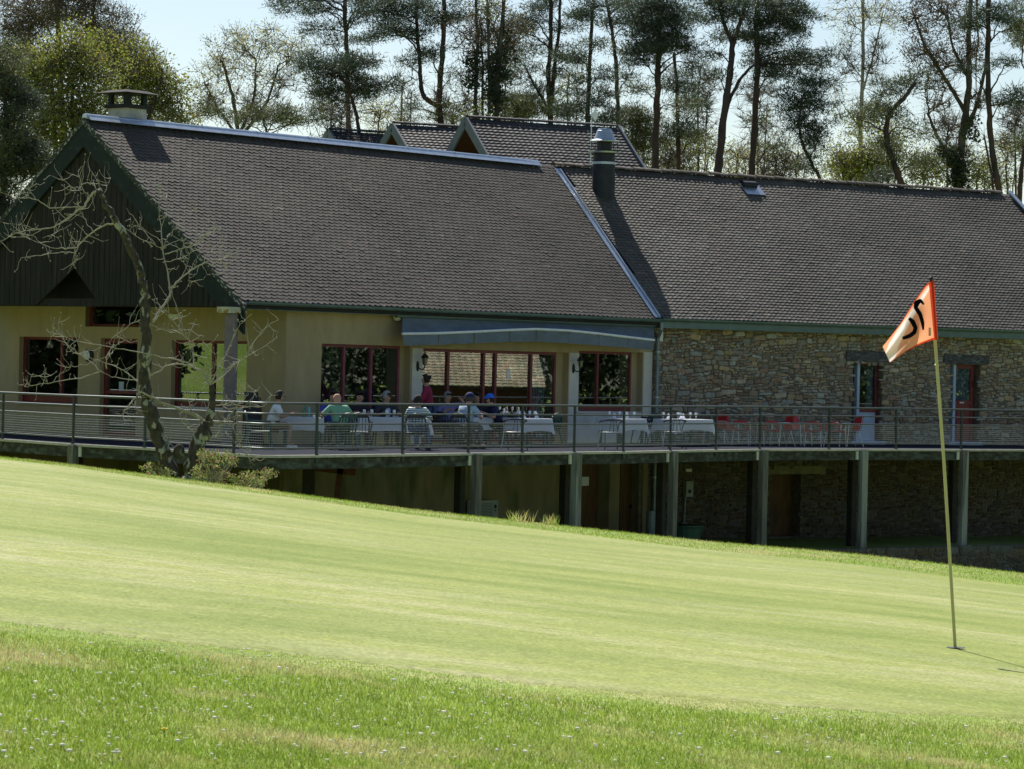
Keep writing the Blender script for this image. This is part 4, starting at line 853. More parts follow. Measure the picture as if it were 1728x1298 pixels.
T1 = table(509, 69.8, .05, 1.02, .8, 'dining table nearest the column beside the man in white', 'white tablecloth in front of the seated man in the white shirt', .31, .10, 1)
T2 = table(655, 67.6, .42, 2.0, .8, 'long dining table in the middle of the seated party', 'bluish white tablecloth on the long middle table behind the black chair', .32, .18, 2)
T3 = table(806, 64.8, yaw, 1.3, .8, 'dining table between the polo shirt man and the blue cap man', 'white tablecloth in front of the man with the bright blue cap', .3, .18, 3)
T4 = table(886, 64.6, yaw, 1.25, .85, 'empty dining table right of the seated party', 'sunlit white tablecloth just right of the blue cap man', .31, .16, 4)
T5 = table(1048, 62.2, yaw, 1.2, .85, 'empty dining table before the right hand window', 'sunlit white tablecloth on the table below the right hand window', .3, .16, 5)
T6 = table(1152, 61.2, yaw-.1, 1.6, .85, 'empty dining table before the stone wall', 'sunlit white tablecloth on the rightmost table before the stone wall', .3, .16, 6)
# table ware
GP = {}
def wineglass(T, a, b_, label, g):
    p = T[0]+T[1]*a+T[2]*b_+ZG*.745
    if 'w' in GP: o = GP['w'].copy(); COL.objects.link(o); o.location = tuple(p)
    else:
        o = MB().lathe((0, 0, 0), [(.036, 0), (.036, .004), (.006, .012), (.005, .075), (.02, .085), (.038, .11), (.041, .14), (.034, .185)], 12).build('wine_glass', 'glassware'); o.location = tuple(p); GP['w'] = o
    tag(o, label, 'glass', g)
def napkin(T, a, b_, label):
    p = T[0]+T[1]*a+T[2]*b_+ZG*.745
    o = MB().lathe((0, 0, 0), [(.07, 0), (.055, .03), (.03, .07), (.045, .11), (.004, .15)], 7).build('folded_napkin', 'cloth') if 'n' not in GP else GP['n'].copy()
    if 'n' in GP: COL.objects.link(o)
    GP.setdefault('n', o); o.location = tuple(p); tag(o, label, 'napkin', 'folded napkins on the empty tables')
for T, nm, sp_ in ((T4, 'the sunlit table right of the seated party', [(-.35, -.2), (-.1, .15), (.2, -.15), (.4, .2)]), (T5, 'the table below the right hand window', [(-.3, .2), (-.05, -.2), (.15, .2), (.35, -.15)]), (T6, 'the rightmost table', [(-.6, .2), (-.35, -.2), (0, .2), (.3, -.2), (.5, .2)])):
    od = ['leftmost', 'second from left', 'third from left', 'fourth from left', 'fifth from left']
    for k, (a, b_) in enumerate(sp_): wineglass(T, a, b_, 'stemmed glass, '+od[k]+', on '+nm, 'stemmed glasses on the tables')
    for k, (a, b_) in enumerate(sp_[:3]): napkin(T, a+.13, b_*.6, ('left', 'middle', 'right')[k]+' folded napkin on '+nm)
for a, b_, lb in ((.05, -.1, 'dark green bottle on the table of the man in white'),):
    p = T1[0]+T1[1]*a+T1[2]*b_+ZG*.745; o = MB().lathe(p, [(.038, 0), (.04, .01), (.04, .16), (.032, .2), (.014, .24), (.014, .30)], 12).build('wine_bottle', 'bottle'); tag(o, lb, 'bottle')
p = T1[0]+T1[1]*.16+T1[2]*-.05+ZG*.745; o = MB().lathe(p, [(.035, 0), (.036, .19), (.014, .24), (.014, .27)], 12).build('water_bottle', mat('blue_bottle', (.12, .4, .5), .2, spec=.7)); tag(o, 'pale blue water bottle beside the green bottle', 'bottle')
p = T1[0]+T1[1]*.28+T1[2]*-.1+ZG*.745; o = MB().lathe(p, [(.033, 0), (.036, .1)], 12).build('tumbler', 'glassware'); tag(o, 'clear tumbler right of the two bottles', 'glass')
p = T3[0]+T3[1]*-.05+T3[2]*-.12+ZG*.745; o = MB().lathe(p, [(.03, 0), (.04, .13)], 12).build('beer_glass', mat('beer', (.45, .33, .1), .3)); tag(o, 'glass of beer in front of the blue cap man', 'glass')
p = T3[0]+T3[1]*-.25+T3[2]*-.2+ZG*.745; o = MB().lathe(p, [(.034, 0), (.034, .11)], 12).build('blue_can', mat('can', (.2, .18, .6), .4)); tag(o, 'violet blue can left of the beer glass', 'can')
for k, (a, b_) in enumerate(((-.7, -.1), (-.4, .15), (-.1, -.1), (.2, .15), (.5, -.1))): wineglass(T2, a, b_, 'stemmed glass, '+['leftmost', 'second from left', 'middle', 'second from right', 'rightmost'][k]+', on the long middle table', 'glasses on the long table')
p = T2[0]+T2[1]*.0+T2[2]*.05+ZG*.745; o = MB().lathe(p, [(.05, 0), (.055, .2), (.03, .23)], 12).build('water_jug', mat('jug', (.25, .35, .55), .2, spec=.8)); tag(o, 'blue water jug on the long middle table', 'jug')
# chairs
chair(436, 71.5, math.pi/2+.15, 'plastic', 'pgreen', 'dark green garden chair of the man in the white shirt', 'dark green garden chairs')
chair(577, 70.6, -2.6, 'plastic', 'pgreen', 'dark green garden chair under the bald man in green', 'dark green garden chairs')
chair(923, 64.0, -2.2, 'plastic', 'pgreen', 'green garden chair at the right end of the first empty table', 'dark green garden chairs')
chair(1090, 60.4, -2.4, 'plastic', 'pgreen', 'green garden chair between the two rightmost tables', 'dark green garden chairs')
chair(606, 70.0, math.pi, 'plastic', 'pblack', 'black slatted garden chair with its back to the railing', 'black garden chairs')
chair(648, 66.6, .2, 'plastic', 'pblack', 'black garden chair under the grey haired diner with glasses', 'black garden chairs')
chair(701, 69.4, math.pi, 'plastic', 'pblack', 'black garden chair of the diner in the striped shirt', 'black garden chairs')
chair(752, 65.6, 2.6, 'plastic', 'pblack', 'black garden chair of the grey haired diner by the standing woman', 'black garden chairs')
chair(784, 67.2, 2.6, 'plastic', 'pblack', 'black garden chair of the man in the navy cap', 'black garden chairs')
chair(598, 66.7, 0, 'plastic', 'pblack', 'black garden chair of the dark haired diner behind the bald man', 'black garden chairs')
chair(556, 68.4, 0, 'plastic', 'pblack', 'black garden chair of the diner in the blue shirt', 'black garden chairs')
chair(803, 63.4, 0, 'plastic', 'pblack', 'black garden chair of the diner resting a hand on the cheek', 'black garden chairs')
chair(842, 64.6, -1.3, 'plastic', 'pblack', 'black garden chair of the man in the bright blue cap', 'black garden chairs')
chair(868, 67.6, math.pi+.3, 'metal', 'pblack', 'round black bistro chair before the first empty table', 'round black bistro chairs')
chair(1030, 65.6, math.pi+.3, 'metal', 'pblack', 'round black bistro chair before the table below the right hand window', 'round black bistro chairs')
chair(1138, 63.5, math.pi+.2, 'metal', 'pblack', 'round black bistro chair before the rightmost table', 'round black bistro chairs')
chair(1098, 61.0, .9, 'metal', 'pblack', 'round black bistro chair wedged between the two rightmost tables', 'round black bistro chairs')
G_ = 'red chairs along the stone wall'
for x, s_, rz, kd, lb in ((1105, 58.4, .1, 'red', 'red chair whose back just shows behind the rightmost table, next to the downpipe'),
        (1207, 59.0, -.9, 'red', 'first red chair to the right of the rightmost table, turned left'), (1227, 58.6, .5, 'red', 'red chair turned to its neighbour, second right of the rightmost table'),
        (1250, 59.4, 3.0, 'redlow', 'low backed red armchair left of the gap in the row'), (1295, 59.0, -2.8, 'redlow', 'low backed red armchair right of the gap in the row'),
        (1319, 59.2, -1.1, 'red', 'high backed red chair in the middle of the row turned left'), (1350, 58.2, .8, 'red', 'high backed red chair in the middle of the row turned right'),
        (1371, 59.0, 3.1, 'redlow', 'low backed red armchair facing the wall in the middle of the row'), (1409, 58.8, 2.7, 'redlow', 'low backed red armchair next to the last red chair'),
        (1435, 58.4, -1.2, 'red', 'last red chair at the foot of the pale blue door')):
    chair(x, s_, rz, kd, 'pred', lb, G_)
# leaning chalk board behind the first diner
p, A, B = local_xf(424, 70.2, .1); t = thing('menu_board', 'dark chalk board standing left of the man in the white shirt', 'board', p)
MB().box8([p+A*a+B*b_+ZG*z for a, b_, z in ((-.24, 0, .1), (.30, 0, .1), (.30, .03, .1), (-.24, .03, .1), (-.2, .25, 1.32), (.14, .25, 1.32), (.14, .28, 1.32), (-.2, .28, 1.32))]).build('panel', 'iron', t)
for k in (-.2, .26): MB().bar(p+A*k+ZG*.02, p+A*k*.75+B*.2+ZG*1.2, .035, .03).build('frame_leg', 'soffit', t)
# ================================================ people
HM = {}
def fmat(nm, c, **k):
    if nm not in HM: HM[nm] = mat(nm, c, .85, var=.1, scale=12, **k)
    return HM[nm]
def skin_mesh(name, V, E, R, m, parent, sub=1, mat_=None):
    me = bpy.data.meshes.new(name); me.from_pydata([tuple(v) for v in V], E, []); o = bpy.data.objects.new(name, me); COL.objects.link(o)
    md = o.modifiers.new('s', 'SKIN'); md.use_smooth_shade = True; sv = me.skin_vertices[0].data
    for i, r in enumerate(R): sv[i].radius = (r, r) if np.isscalar(r) else r; sv[i].use_root = (i == 0)
    ms = o.modifiers.new('d', 'SUBSURF'); ms.levels = sub; ms.render_levels = sub
    dg = bpy.context.evaluated_depsgraph_get(); nm = bpy.data.meshes.new_from_object(o.evaluated_get(dg)); o.modifiers.clear(); o.data = nm; bpy.data.meshes.remove(me)
    nm.materials.clear(); nm.materials.append(m); o.parent = parent; return o
def person(px, s_, rz, label, shirt, pants, hair=(.03, .02, .015), skin=(.42, .25, .18), lean=.15, stand=False, head_turn=0, hands=None, cap=None, sun=False, bald=False, stripes=False, bun=False, sleeves=.45, shorts=False, white_bits=False, scale=1.0, headtilt=0, glasses=False):
    p, _, _ = local_xf(px, s_, rz); t = thing('person', label, 'person', p, None, rz); scale *= 1.09; t.scale = (scale,)*3
    hz = .90 if stand else .50; F_ = np.array([0, -1, 0.])     # faces -Y locally
    def sp_(h): return np.array([0, -math.sin(lean)*h, hz+math.cos(lean)*h])
    pel, wai, che, nb, nk = sp_(0), sp_(.18), sp_(.36), sp_(.47), sp_(.54); hd = nk+np.array([0, -.025, .07]); cr_ = hd+np.array([0, .0, .09])
    V = [pel, wai, che, nb, nk, hd, cr_]; R = [(.155, .125), (.145, .11), (.175, .115), (.09, .07), (.056, .058), (.078, .088), (.082, .094)]; E = [(0, 1), (1, 2), (2, 3), (3, 4), (4, 5), (5, 6)]
    if bald: E.append((6, 7)); V.append(cr_+np.array([0, .005, .055])); R.append((.055, .062))
    sh, el, wr = [], [], []
    hands = hands or [(-.16, -.38, .78), (.16, -.38, .78)]
    for k, sgn in enumerate((-1, 1)):
        S = sp_(.43)+np.array([sgn*.185, 0, 0]); W_ = np.array(hands[k], float)
        if stand and hands[k][2] < .7: pass
        mid = (S+W_)/2; d = W_-S; L = np.linalg.norm(d); up_, fo = .29, .26
        if L > up_+fo-.01: W_ = S+d/L*(up_+fo-.01); d = W_-S; L = np.linalg.norm(d)
        hgt = math.sqrt(max(0, up_**2-(L/2)**2)); bend = np.array([sgn*.7, .35, -.6]); bend -= d/L*(bend@(d/L)); bend /= np.linalg.norm(bend); El = S+d/L*L*.52+bend*hgt
        i = len(V); V += [S, El, W_]; R += [.062, .042, .028]; E += [(2, i), (i, i+1), (i+1, i+2)]
        sh.append(S); el.append(El); wr.append(W_)
        hdir = (W_-El)/np.linalg.norm(W_-El); hdir = hdir*.6+np.array([0, -.5, -.15]); hdir /= np.linalg.norm(hdir); sd = np.cross(hdir, (0, 0, 1)); sd /= np.linalg.norm(sd)+1e-6
        pm = W_+hdir*.075; V.append(pm); R.append((.036, .018)); j = len(V)-1; E.append((i+2, j))
        for q, (o_, l_) in enumerate(((-.03, .065), (-.01, .078), (.01, .074), (.03, .058))):
            f1 = pm+sd*o_+hdir*l_*.5-ZG*.004; f2 = pm+sd*o_*1.1+hdir*l_-ZG*.022; V += [f1, f2]; R += [.009, .008]; E += [(j, len(V)-2), (len(V)-2, len(V)-1)]
        th_ = W_+hdir*.04-sd*sgn*.045; V += [th_, th_+hdir*.035-ZG*.01]; R += [.011, .009]; E += [(j, len(V)-2), (len(V)-2, len(V)-1)]
    legs = []
    for sgn in (-1, 1):
        H_ = pel+np.array([sgn*.095, 0, -.02])
        if stand: Kn = np.array([sgn*.10, -.02, .48]); An = np.array([sgn*.11, .03, .09]); To = An+np.array([sgn*.02, -.16, -.05])
        else: Kn = np.array([sgn*.13, -.42, .50]); An = np.array([sgn*.14, -.40, .09]); To = An+np.array([sgn*.01, -.15, -.05])
        i = len(V); V += [H_, Kn, An, To]; R += [.085, .058, .038, (.04, .03)]; E += [(0, i), (i, i+1), (i+1, i+2), (i+2, i+3)]; legs.append((H_, Kn, An, To))
    # nose, ears and chin
    face = np.array([math.sin(head_turn), -math.cos(head_turn), 0]); side = np.array([face[1], -face[0], 0])
    for d_, r_ in ((face*.098+ZG*-.0, .013), (side*.083-ZG*.0, .014), (-side*.083, .014), (face*.07-ZG*.055, .03)): V.append((hd+cr_)/2+d_-ZG*.015); R.append(r_); E.append((5, len(V)-1))
    sk = fmat('skin_%d' % int(skin[0]*100), skin)
    body = skin_mesh('body', V, E, R, sk, t)
    # shirt
    sh_m = fmat('shirt_'+shirt[0], shirt[1])
    if stripes and not sh_m.get('st'):
        N = sh_m.node_tree.nodes; L_ = sh_m.node_tree.links; sh_m['st'] = 1; wv = N.new('ShaderNodeTexWave'); wv.bands_direction = 'Z'; wv.inputs['Scale'].default_value = 6.2; wv.inputs['Distortion'].default_value = .6
        tc = N.new('ShaderNodeTexCoord'); L_.new(tc.outputs['Object'], wv.inputs[0]); rp = N.new('ShaderNodeValToRGB'); rp.color_ramp.interpolation = 'CONSTANT'; rp.color_ramp.elements[0].color = (.04, .16, .24, 1); rp.color_ramp.elements[1].position = .45; rp.color_ramp.elements[1].color = (.75, .78, .72, 1); L_.new(wv.outputs[0], rp.inputs[0]); L_.new(rp.outputs[0], N['Principled BSDF'].inputs['Base Color'])
    g = 1.13; SV = [sp_(-.07), wai, che, sp_(.455), sp_(.50)]; SR = [(.19, .155), (.18, .14), (.20, .14), (.115, .09), (.07, .072)]; SE = [(0, 1), (1, 2), (2, 3), (3, 4)]
    for k in range(2):
        i = len(SV); e1 = sh[k]+(el[k]-sh[k])*(1 if sleeves > .5 else sleeves*2); SV += [sh[k]+ZG*.005, e1]; SR += [.088, .07]; SE += [(2, i), (i, i+1)]
        if sleeves > .8: SV.append(el[k]+(wr[k]-el[k])*.9); SR.append(.042); SE.append((i+1, i+2))
    skin_mesh('shirt', SV, SE, SR, sh_m, t)
    pm_ = fmat('trousers_'+pants[0], pants[1]); SV = [pel-ZG*.0]; SR = [(.165, .135)]; SE = []
    for H_, Kn, An, To in legs:
        i = len(SV); SV += [H_, Kn*.98+H_*.02]; SR += [.10, .074 if not shorts else .085]; SE += [(0, i), (i, i+1)]
        if not shorts: SV.append(An); SR.append(.06); SE.append((i+1, i+2))
    skin_mesh('trousers', SV, SE, SR, pm_, t)
    for H_, Kn, An, To in legs:
        MB().tube([An+np.array([0, .05, -.055]), An+np.array([0, -.03, -.05]), (An+To)/2-ZG*.03, To-ZG*.008, To+np.array([0, -.03, -.012])], [.03, .045, .045, .04, .02], 8).build('shoe', fmat('shoe_'+('w' if white_bits else 'd'), (.7, .7, .68) if white_bits else (.05, .045, .04)), t, True, True)
    hc = (hd+cr_)/2+ZG*.015
    if not bald:
        mb = MB(); n = 14; rows = []
        for ph in np.linspace(0.02, 1.0, 9):
            row = []
            for a in np.linspace(0, 2*math.pi, n+1):
                d_ = face*math.cos(a)+side*math.sin(a); lim = .95 if math.cos(a) > .35 else (2.25 if not bun else 2.3); th_ = ph*lim
                row.append(hc+d_*math.sin(th_)*(.107+.006*math.sin(a*5))+ZG*math.cos(th_)*.126)
            rows.append(row)
        mb.grid(rows)
        if bun: mb.sphere(hc-face*.10+ZG*.05, .045, 8, 6)
        mb.build('hair', fmat('hair_%d' % int(hair[0]*1000), hair), t, True, True)
    if cap:
        mb = MB(); rows = []
        for ph in np.linspace(.02, 1.45, 7): rows.append([hc+ZG*.015+(face*math.cos(a)+side*math.sin(a))*math.sin(ph)*.116+ZG*math.cos(ph)*.124 for a in np.linspace(0, 2*math.pi, 15)])
        mb.grid(rows); mb.sphere(hc+ZG*.13, .01, 6, 4)
        mb.grid([[hc+ZG*(.03-.02*k)+(face*math.cos(a)*(.10+.075*k)+side*math.sin(a)*.1*(1-.15*k)) for a in np.linspace(-1.1, 1.1, 9)] for k in (0, .5, 1)])
        mb.build('cap', fmat('cap_'+cap[0], cap[1]), t, True, True)
    for sgn in (-1, 1):
        e_ = (hd+cr_)/2+face*.083+side*sgn*.032+ZG*.008; MB().sphere(e_, .011 if not (sun or glasses) else .006, 6, 5).build('eye', 'iron', t, True, True)
    MB().bar((hd+cr_)/2+face*.09-ZG*.055-side*.022, (hd+cr_)/2+face*.09-ZG*.055+side*.022, .006, .006).build('mouth', fmat('lips', (.25, .08, .07)), t, True, True)
    if sun or glasses:
        mb = MB()
        for sgn in (-1, 1): mb.sphere((hd+cr_)/2+face*.098+side*sgn*.034+ZG*.008, (.026, .022, .018), 8, 5)
        mb.bar((hd+cr_)/2+face*.1-side*.035+ZG*.015, (hd+cr_)/2+face*.1+side*.035+ZG*.015, .006); 
        for sgn in (-1, 1): mb.bar((hd+cr_)/2+face*.1+side*sgn*.06+ZG*.012, (hd+cr_)/2+side*sgn*.085+ZG*.012, .005)
        mb.build('glasses', 'iron', t, True, True)
    return t
W_ = ('white', (.72, .73, .76)); pi = math.pi
person(457, 70.6, pi/2+.1, 'man in a white polo shirt and sunglasses, sitting sideways at the first table', W_, ('khaki', (.20, .15, .10)), lean=.28, sun=True, shorts=True, white_bits=True, hands=[(-.16, -.42, .76), (.16, -.44, .80)], hair=(.03, .022, .018))
person(558, 68.6, .3, 'diner in a bright blue shirt sitting behind the bald man', ('blue', (.06, .08, .42)), ('dark', (.03, .03, .04)), lean=.2, hair=(.025, .02, .018), hands=[(-.1, -.3, .95), (.2, -.4, .8)])
person(574, 70.6, pi+.5, 'bald man in a pale green shirt leaning on the table', ('sage', (.20, .40, .27)), ('dark', (.03, .03, .04)), lean=.34, bald=True, skin=(.50, .28, .2), hands=[(-.25, -.42, .8), (.2, -.45, .8)])
person(600, 66.9, .4, 'dark haired diner in dark clothes, head bowed, behind the long table', ('black', (.03, .025, .03)), ('dark', (.03, .03, .04)), lean=.3, hair=(.02, .015, .012))
person(648, 66.8, .5, 'grey haired diner with glasses in a black and white top', ('charcoal', (.035, .035, .045)), ('dark', (.03, .03, .04)), lean=.12, hair=(.28, .28, .29), glasses=True, head_turn=.6)
person(702, 69.2, pi-.3, 'dark haired diner in a white and blue striped shirt, back to the railing', ('stripes', (.7, .7, .7)), ('jeans', (.06, .10, .22)), lean=.08, stripes=True, hair=(.03, .02, .016), scale=.95, head_turn=-.5)
person(722, 66.2, -pi/2-.1, 'woman standing in a maroon top and jeans with her dark hair pinned up', ('maroon', (.22, .02, .06)), ('jeans', (.06, .10, .22)), stand=True, lean=.12, bun=True, hair=(.018, .014, .012), sleeves=.9, hands=[(-.12, -.38, 1.05), (.15, -.35, 1.0)], scale=1.0)
person(750, 65.0, .7, 'grey haired diner in a blue patterned shirt behind the standing woman', ('mauve', (.16, .16, .34)), ('dark', (.03, .03, .04)), lean=.1, hair=(.20, .20, .21), hands=[(-.15, -.3, .85), (.2, -.25, 1.15)])
person(784, 67.0, pi-.7, 'man in a navy cap and light blue polo shirt seen from behind', ('lightblue', (.36, .47, .60)), ('grey', (.10, .10, .12)), lean=.22, cap=('navy', (.02, .025, .10)), bald=False, hair=(.08, .07, .06))
person(805, 63.6, -.3, 'dark haired diner resting a cheek on one hand', ('dark2', (.04, .035, .05)), ('dark', (.03, .03, .04)), lean=.2, hair=(.03, .022, .02), hands=[(-.05, -.25, 1.18), (.2, -.4, .8)])
person(841, 64.8, -pi/2+.35, 'man in a bright blue cap and navy shirt leaning on the table', ('navy', (.018, .02, .06)), ('dark', (.03, .03, .04)), lean=.42, cap=('blue', (.03, .17, .80)), skin=(.50, .26, .18), hands=[(-.2, -.48, .79), (.2, -.45, .79)])
# ================================================ house with three gables behind
K['slate'] = mat('blue_grey_barge', (.13, .15, .18), .6, var=.15)
for (ax_px, D0, end, fr, fl, lb, vend) in (((788, 198), 106, (1040, 215), (826, 265), (750, 262), 'largest of three gabled roofs behind, nearest the flue', (1082, 297)),
        ((664, 208), 109, (790, 214), (690, 252), (645, 250), 'middle of three gabled roofs behind the ridge', None), ((556, 219), 112, (668, 226), (571, 242), (541, 240), 'smallest and leftmost of three gabled roofs behind the ridge', None)):
    A = at(*ax_px, D0); R_u = np.array([1, .5, 0])/math.hypot(1, .5); G_u = np.array([.4472, -.8944, 0]); gw = Wall((A[0], A[1]), -2.0); rw = Wall((A[0], A[1]), .5)
    Rf = hit(*fr, gw.N, A); d = Rf-A; d = d/np.linalg.norm(d); Ls = 4.2; L_ = float((hit(*end, rw.N, A)-A)@R_u)
    N_ = np.cross(R_u, -d); N_ = N_*np.sign(N_[2]); t = thing('gabled_house', lb, 'building', (A[0], A[1], 0), 'gabled roofs behind')
    O_ = A+d*Ls; rf = MB().add(*tiles(O_, R_u, -d, N_, [(0, 0), (L_, 0), (L_, Ls-.06), (0, Ls-.06)], .2, .17, .034, 'pan', int(D0))).build('roof', 'tile3', t)
    db = np.array([-d[0], -d[1], d[2]]); mb = MB()
    for dd in (d, db): q = [A, A+R_u*L_, A+R_u*L_+dd*Ls, A+dd*Ls]; mb.box8([p_-ZG*.22 for p_ in q]+[p_-ZG*.05 for p_ in q])
    mb.build('roof_deck', 'under', rf)
    mb = MB()
    for k in range(int(L_/.38)): a = A+R_u*(k*.38); mb.grid([[a+R_u*l2+G_u*.13*math.cos(t_)*k2+ZG*(.08*math.sin(t_)*k2) for t_ in np.linspace(0, math.pi, 6)] for l2, k2 in ((0, 1.1), (.39, .95))], (1.5, 1.4, 1.3))
    mb.build('ridge_tiles', 'tile3', rf)
    for dd in (d, db): MB().bar(A-R_u*.05-ZG*.14, A-R_u*.05+dd*(Ls+.05)-ZG*.14, .07, .34, (0, 0, 1)).build('barge_board', 'slate', t)
    if vend: MB().bar(A+R_u*(L_+.04)-ZG*.06, A+R_u*(L_+.04)+d*Ls-ZG*.06, .08, .3, (0, 0, 1)).build('barge_board', 'slate', t)
    w0 = A+R_u*1.1; hd_ = Ls*.96; f1 = w0+d*hd_-ZG*.12; f2 = w0+db*hd_-ZG*.12; mb = MB(); e0, e1 = R_u*(L_-1.6), 0
    P_ = [w0-ZG*.12, f1, f1*np.array([1, 1, 0])-ZG*1, f2*np.array([1, 1, 0])-ZG*1, f2]; mb.add(P_+[p_+e0 for p_ in P_], [(0, 4, 3, 2, 1), (5, 6, 7, 8, 9), (1, 2, 7, 6), (3, 4, 9, 8), (2, 3, 8, 7)])
    mb.build('wall', 'cream', t)
    mb = MB()
    for dd in (d, db): mb.add([A+dd*.1-ZG*.24, A+dd*Ls-ZG*.24, A+dd*Ls-ZG*.24+R_u*1.1, A+dd*.1-ZG*.24+R_u*1.1], [(0, 1, 2, 3), (3, 2, 1, 0)])
    mb.build('soffit', 'soffit', t)
# low barn off to the right, seen only mirrored in the terrace glazing
K['btile'] = mat('pale_barn_tile', (.50, .42, .30), .8, var=.25, scale=6, attr=True)
tb = thing('low_barn', 'low barn with pale tiled roof far to the right of the wing', 'building', (50, 92, -1.2))
bu, bv = np.array([0, -1., 0]), np.array([.80, 0, .6]); MB().add(*tiles(np.array([45., 95.4, 1.25]), bu, bv, np.array([-.6, 0, .8]), [(0, 0), (5.8, 0), (5.8, 5), (0, 5)], .28, .2, .05, 'pan', 9)).build('roof', 'btile', tb)
mb = MB(); mb.box8([(45, 95.4, 1.15), (45, 89.6, 1.15), (53, 89.6, 1.15), (53, 95.4, 1.15), (45, 95.4, 1.2), (45, 89.6, 1.2), (49, 89.6, 4.15), (49, 95.4, 4.15)]); mb.build('roof_deck', 'under', tb)
MB().box((49, 92.5, -.1), (3.7, 2.7, 1.3)).build('wall', 'soffit', tb)
# ================================================ trees
K['bark'] = mat('grey_brown_bark', (.085, .07, .055), .95, scale=7, stretch=(1, 1, .25), var=.45, bump=.5, col3=(.13, .13, .09), s3=4)
K['pbark'] = mat('pine_bark', (.066, .050, .042), .95, scale=6, stretch=(1, 1, .3), var=.45, bump=.5, col3=(.11, .065, .045), s3=1.2)
K['twig'] = mat('fine_twigs', (.15, .125, .09), .9, var=.25, scale=3)
K['birchb'] = mat('birch_bark', (.33, .31, .27), .9, var=.3, scale=5)
K['needle'] = mat('pine_needles', (.065, .092, .055), .6, var=.3, scale=1.5, attr=True, trans=.35, spec=.4)
K['needle2'] = mat('olive_needles', (.12, .14, .06), .6, var=.3, scale=1.5, attr=True, trans=.3, spec=.3)
K['leafy'] = mat('spring_leaves', (.25, .27, .055), .7, var=.25, scale=1.2, attr=True, trans=.45, spec=.2)
K['leafp'] = mat('pale_spring_leaves', (.42, .42, .20), .7, var=.2, scale=1.2, attr=True, trans=.45, spec=.2)
K['leafb'] = mat('brown_buds', (.16, .125, .07), .8, var=.3, scale=1.2, attr=True, trans=.3, spec=.2)
K['ivy'] = mat('ivy_leaves', (.045, .065, .028), .6, var=.3, scale=2, attr=True, trans=.2)
def leaves(cs, rad, n, ln, wd, r, up=.3, flat=.6):
    """n small blades round each centre in cs"""
    cs = np.repeat(cs, n, 0); N = len(cs); rad = np.repeat(rad, n) if not np.isscalar(rad) else rad
    o = r.randn(N, 3)*np.array([1, 1, flat]); o = o/(1+.35*np.linalg.norm(o, axis=1)[:, None]); c = cs+o*(rad*.85 if np.isscalar(rad) else rad[:, None]*.85)
    d = r.randn(N, 3)+o*.6+np.array([0, 0, up]); d /= np.linalg.norm(d, axis=1)[:, None]; s_ = np.cross(d, r.randn(N, 3)); s_ /= np.linalg.norm(s_, axis=1)[:, None]+1e-9
    L = ln*(.6+.8*r.rand(N, 1)); W_ = wd*(.7+.6*r.rand(N, 1)); a = c; b_ = c+d*L*.5+s_*W_/2; e = c+d*L; f = c+d*L*.5-s_*W_/2
    V = np.stack([a, b_, e, f], 1).reshape(-1, 3); q = np.arange(N*4).reshape(N, 4); t = (.65+.7*r.rand(N, 1)); t = np.concatenate([t*(1+.12*r.randn(N, 1)), t, t*(1+.1*r.randn(N, 1))], 1).clip(.2, 2); return V, q, np.repeat(t, 4, 0)
SPEC = {'needle': (130, .17, .026, .42, .5, .36), 'needle2': (120, .17, .026, .46, .5, .42), 'leafy': (40, .085, .065, .5, .2, .9), 'leafp': (40, .07, .05, .48, .2, .9), 'leafb': (30, .09, .045, .42, .3, .9), 'ivy': (80, .11, .1, .26, 0, 1), 'twig': (0, 0, 0, .4, 0, 1)}
def bend(a, b_, k, r, n=5, up=.12):
    t = np.linspace(0, 1, n)[:, None]; L = np.linalg.norm(b_-a); m = (r.randn(3)*.09+np.array([0, 0, up]))*L; j = r.randn(n, 3)*.02*L*k; j[0] = 0; j[-1] = 0
    return a*(1-t)+b_*t+4*t*(1-t)*m+j
NT = [0]
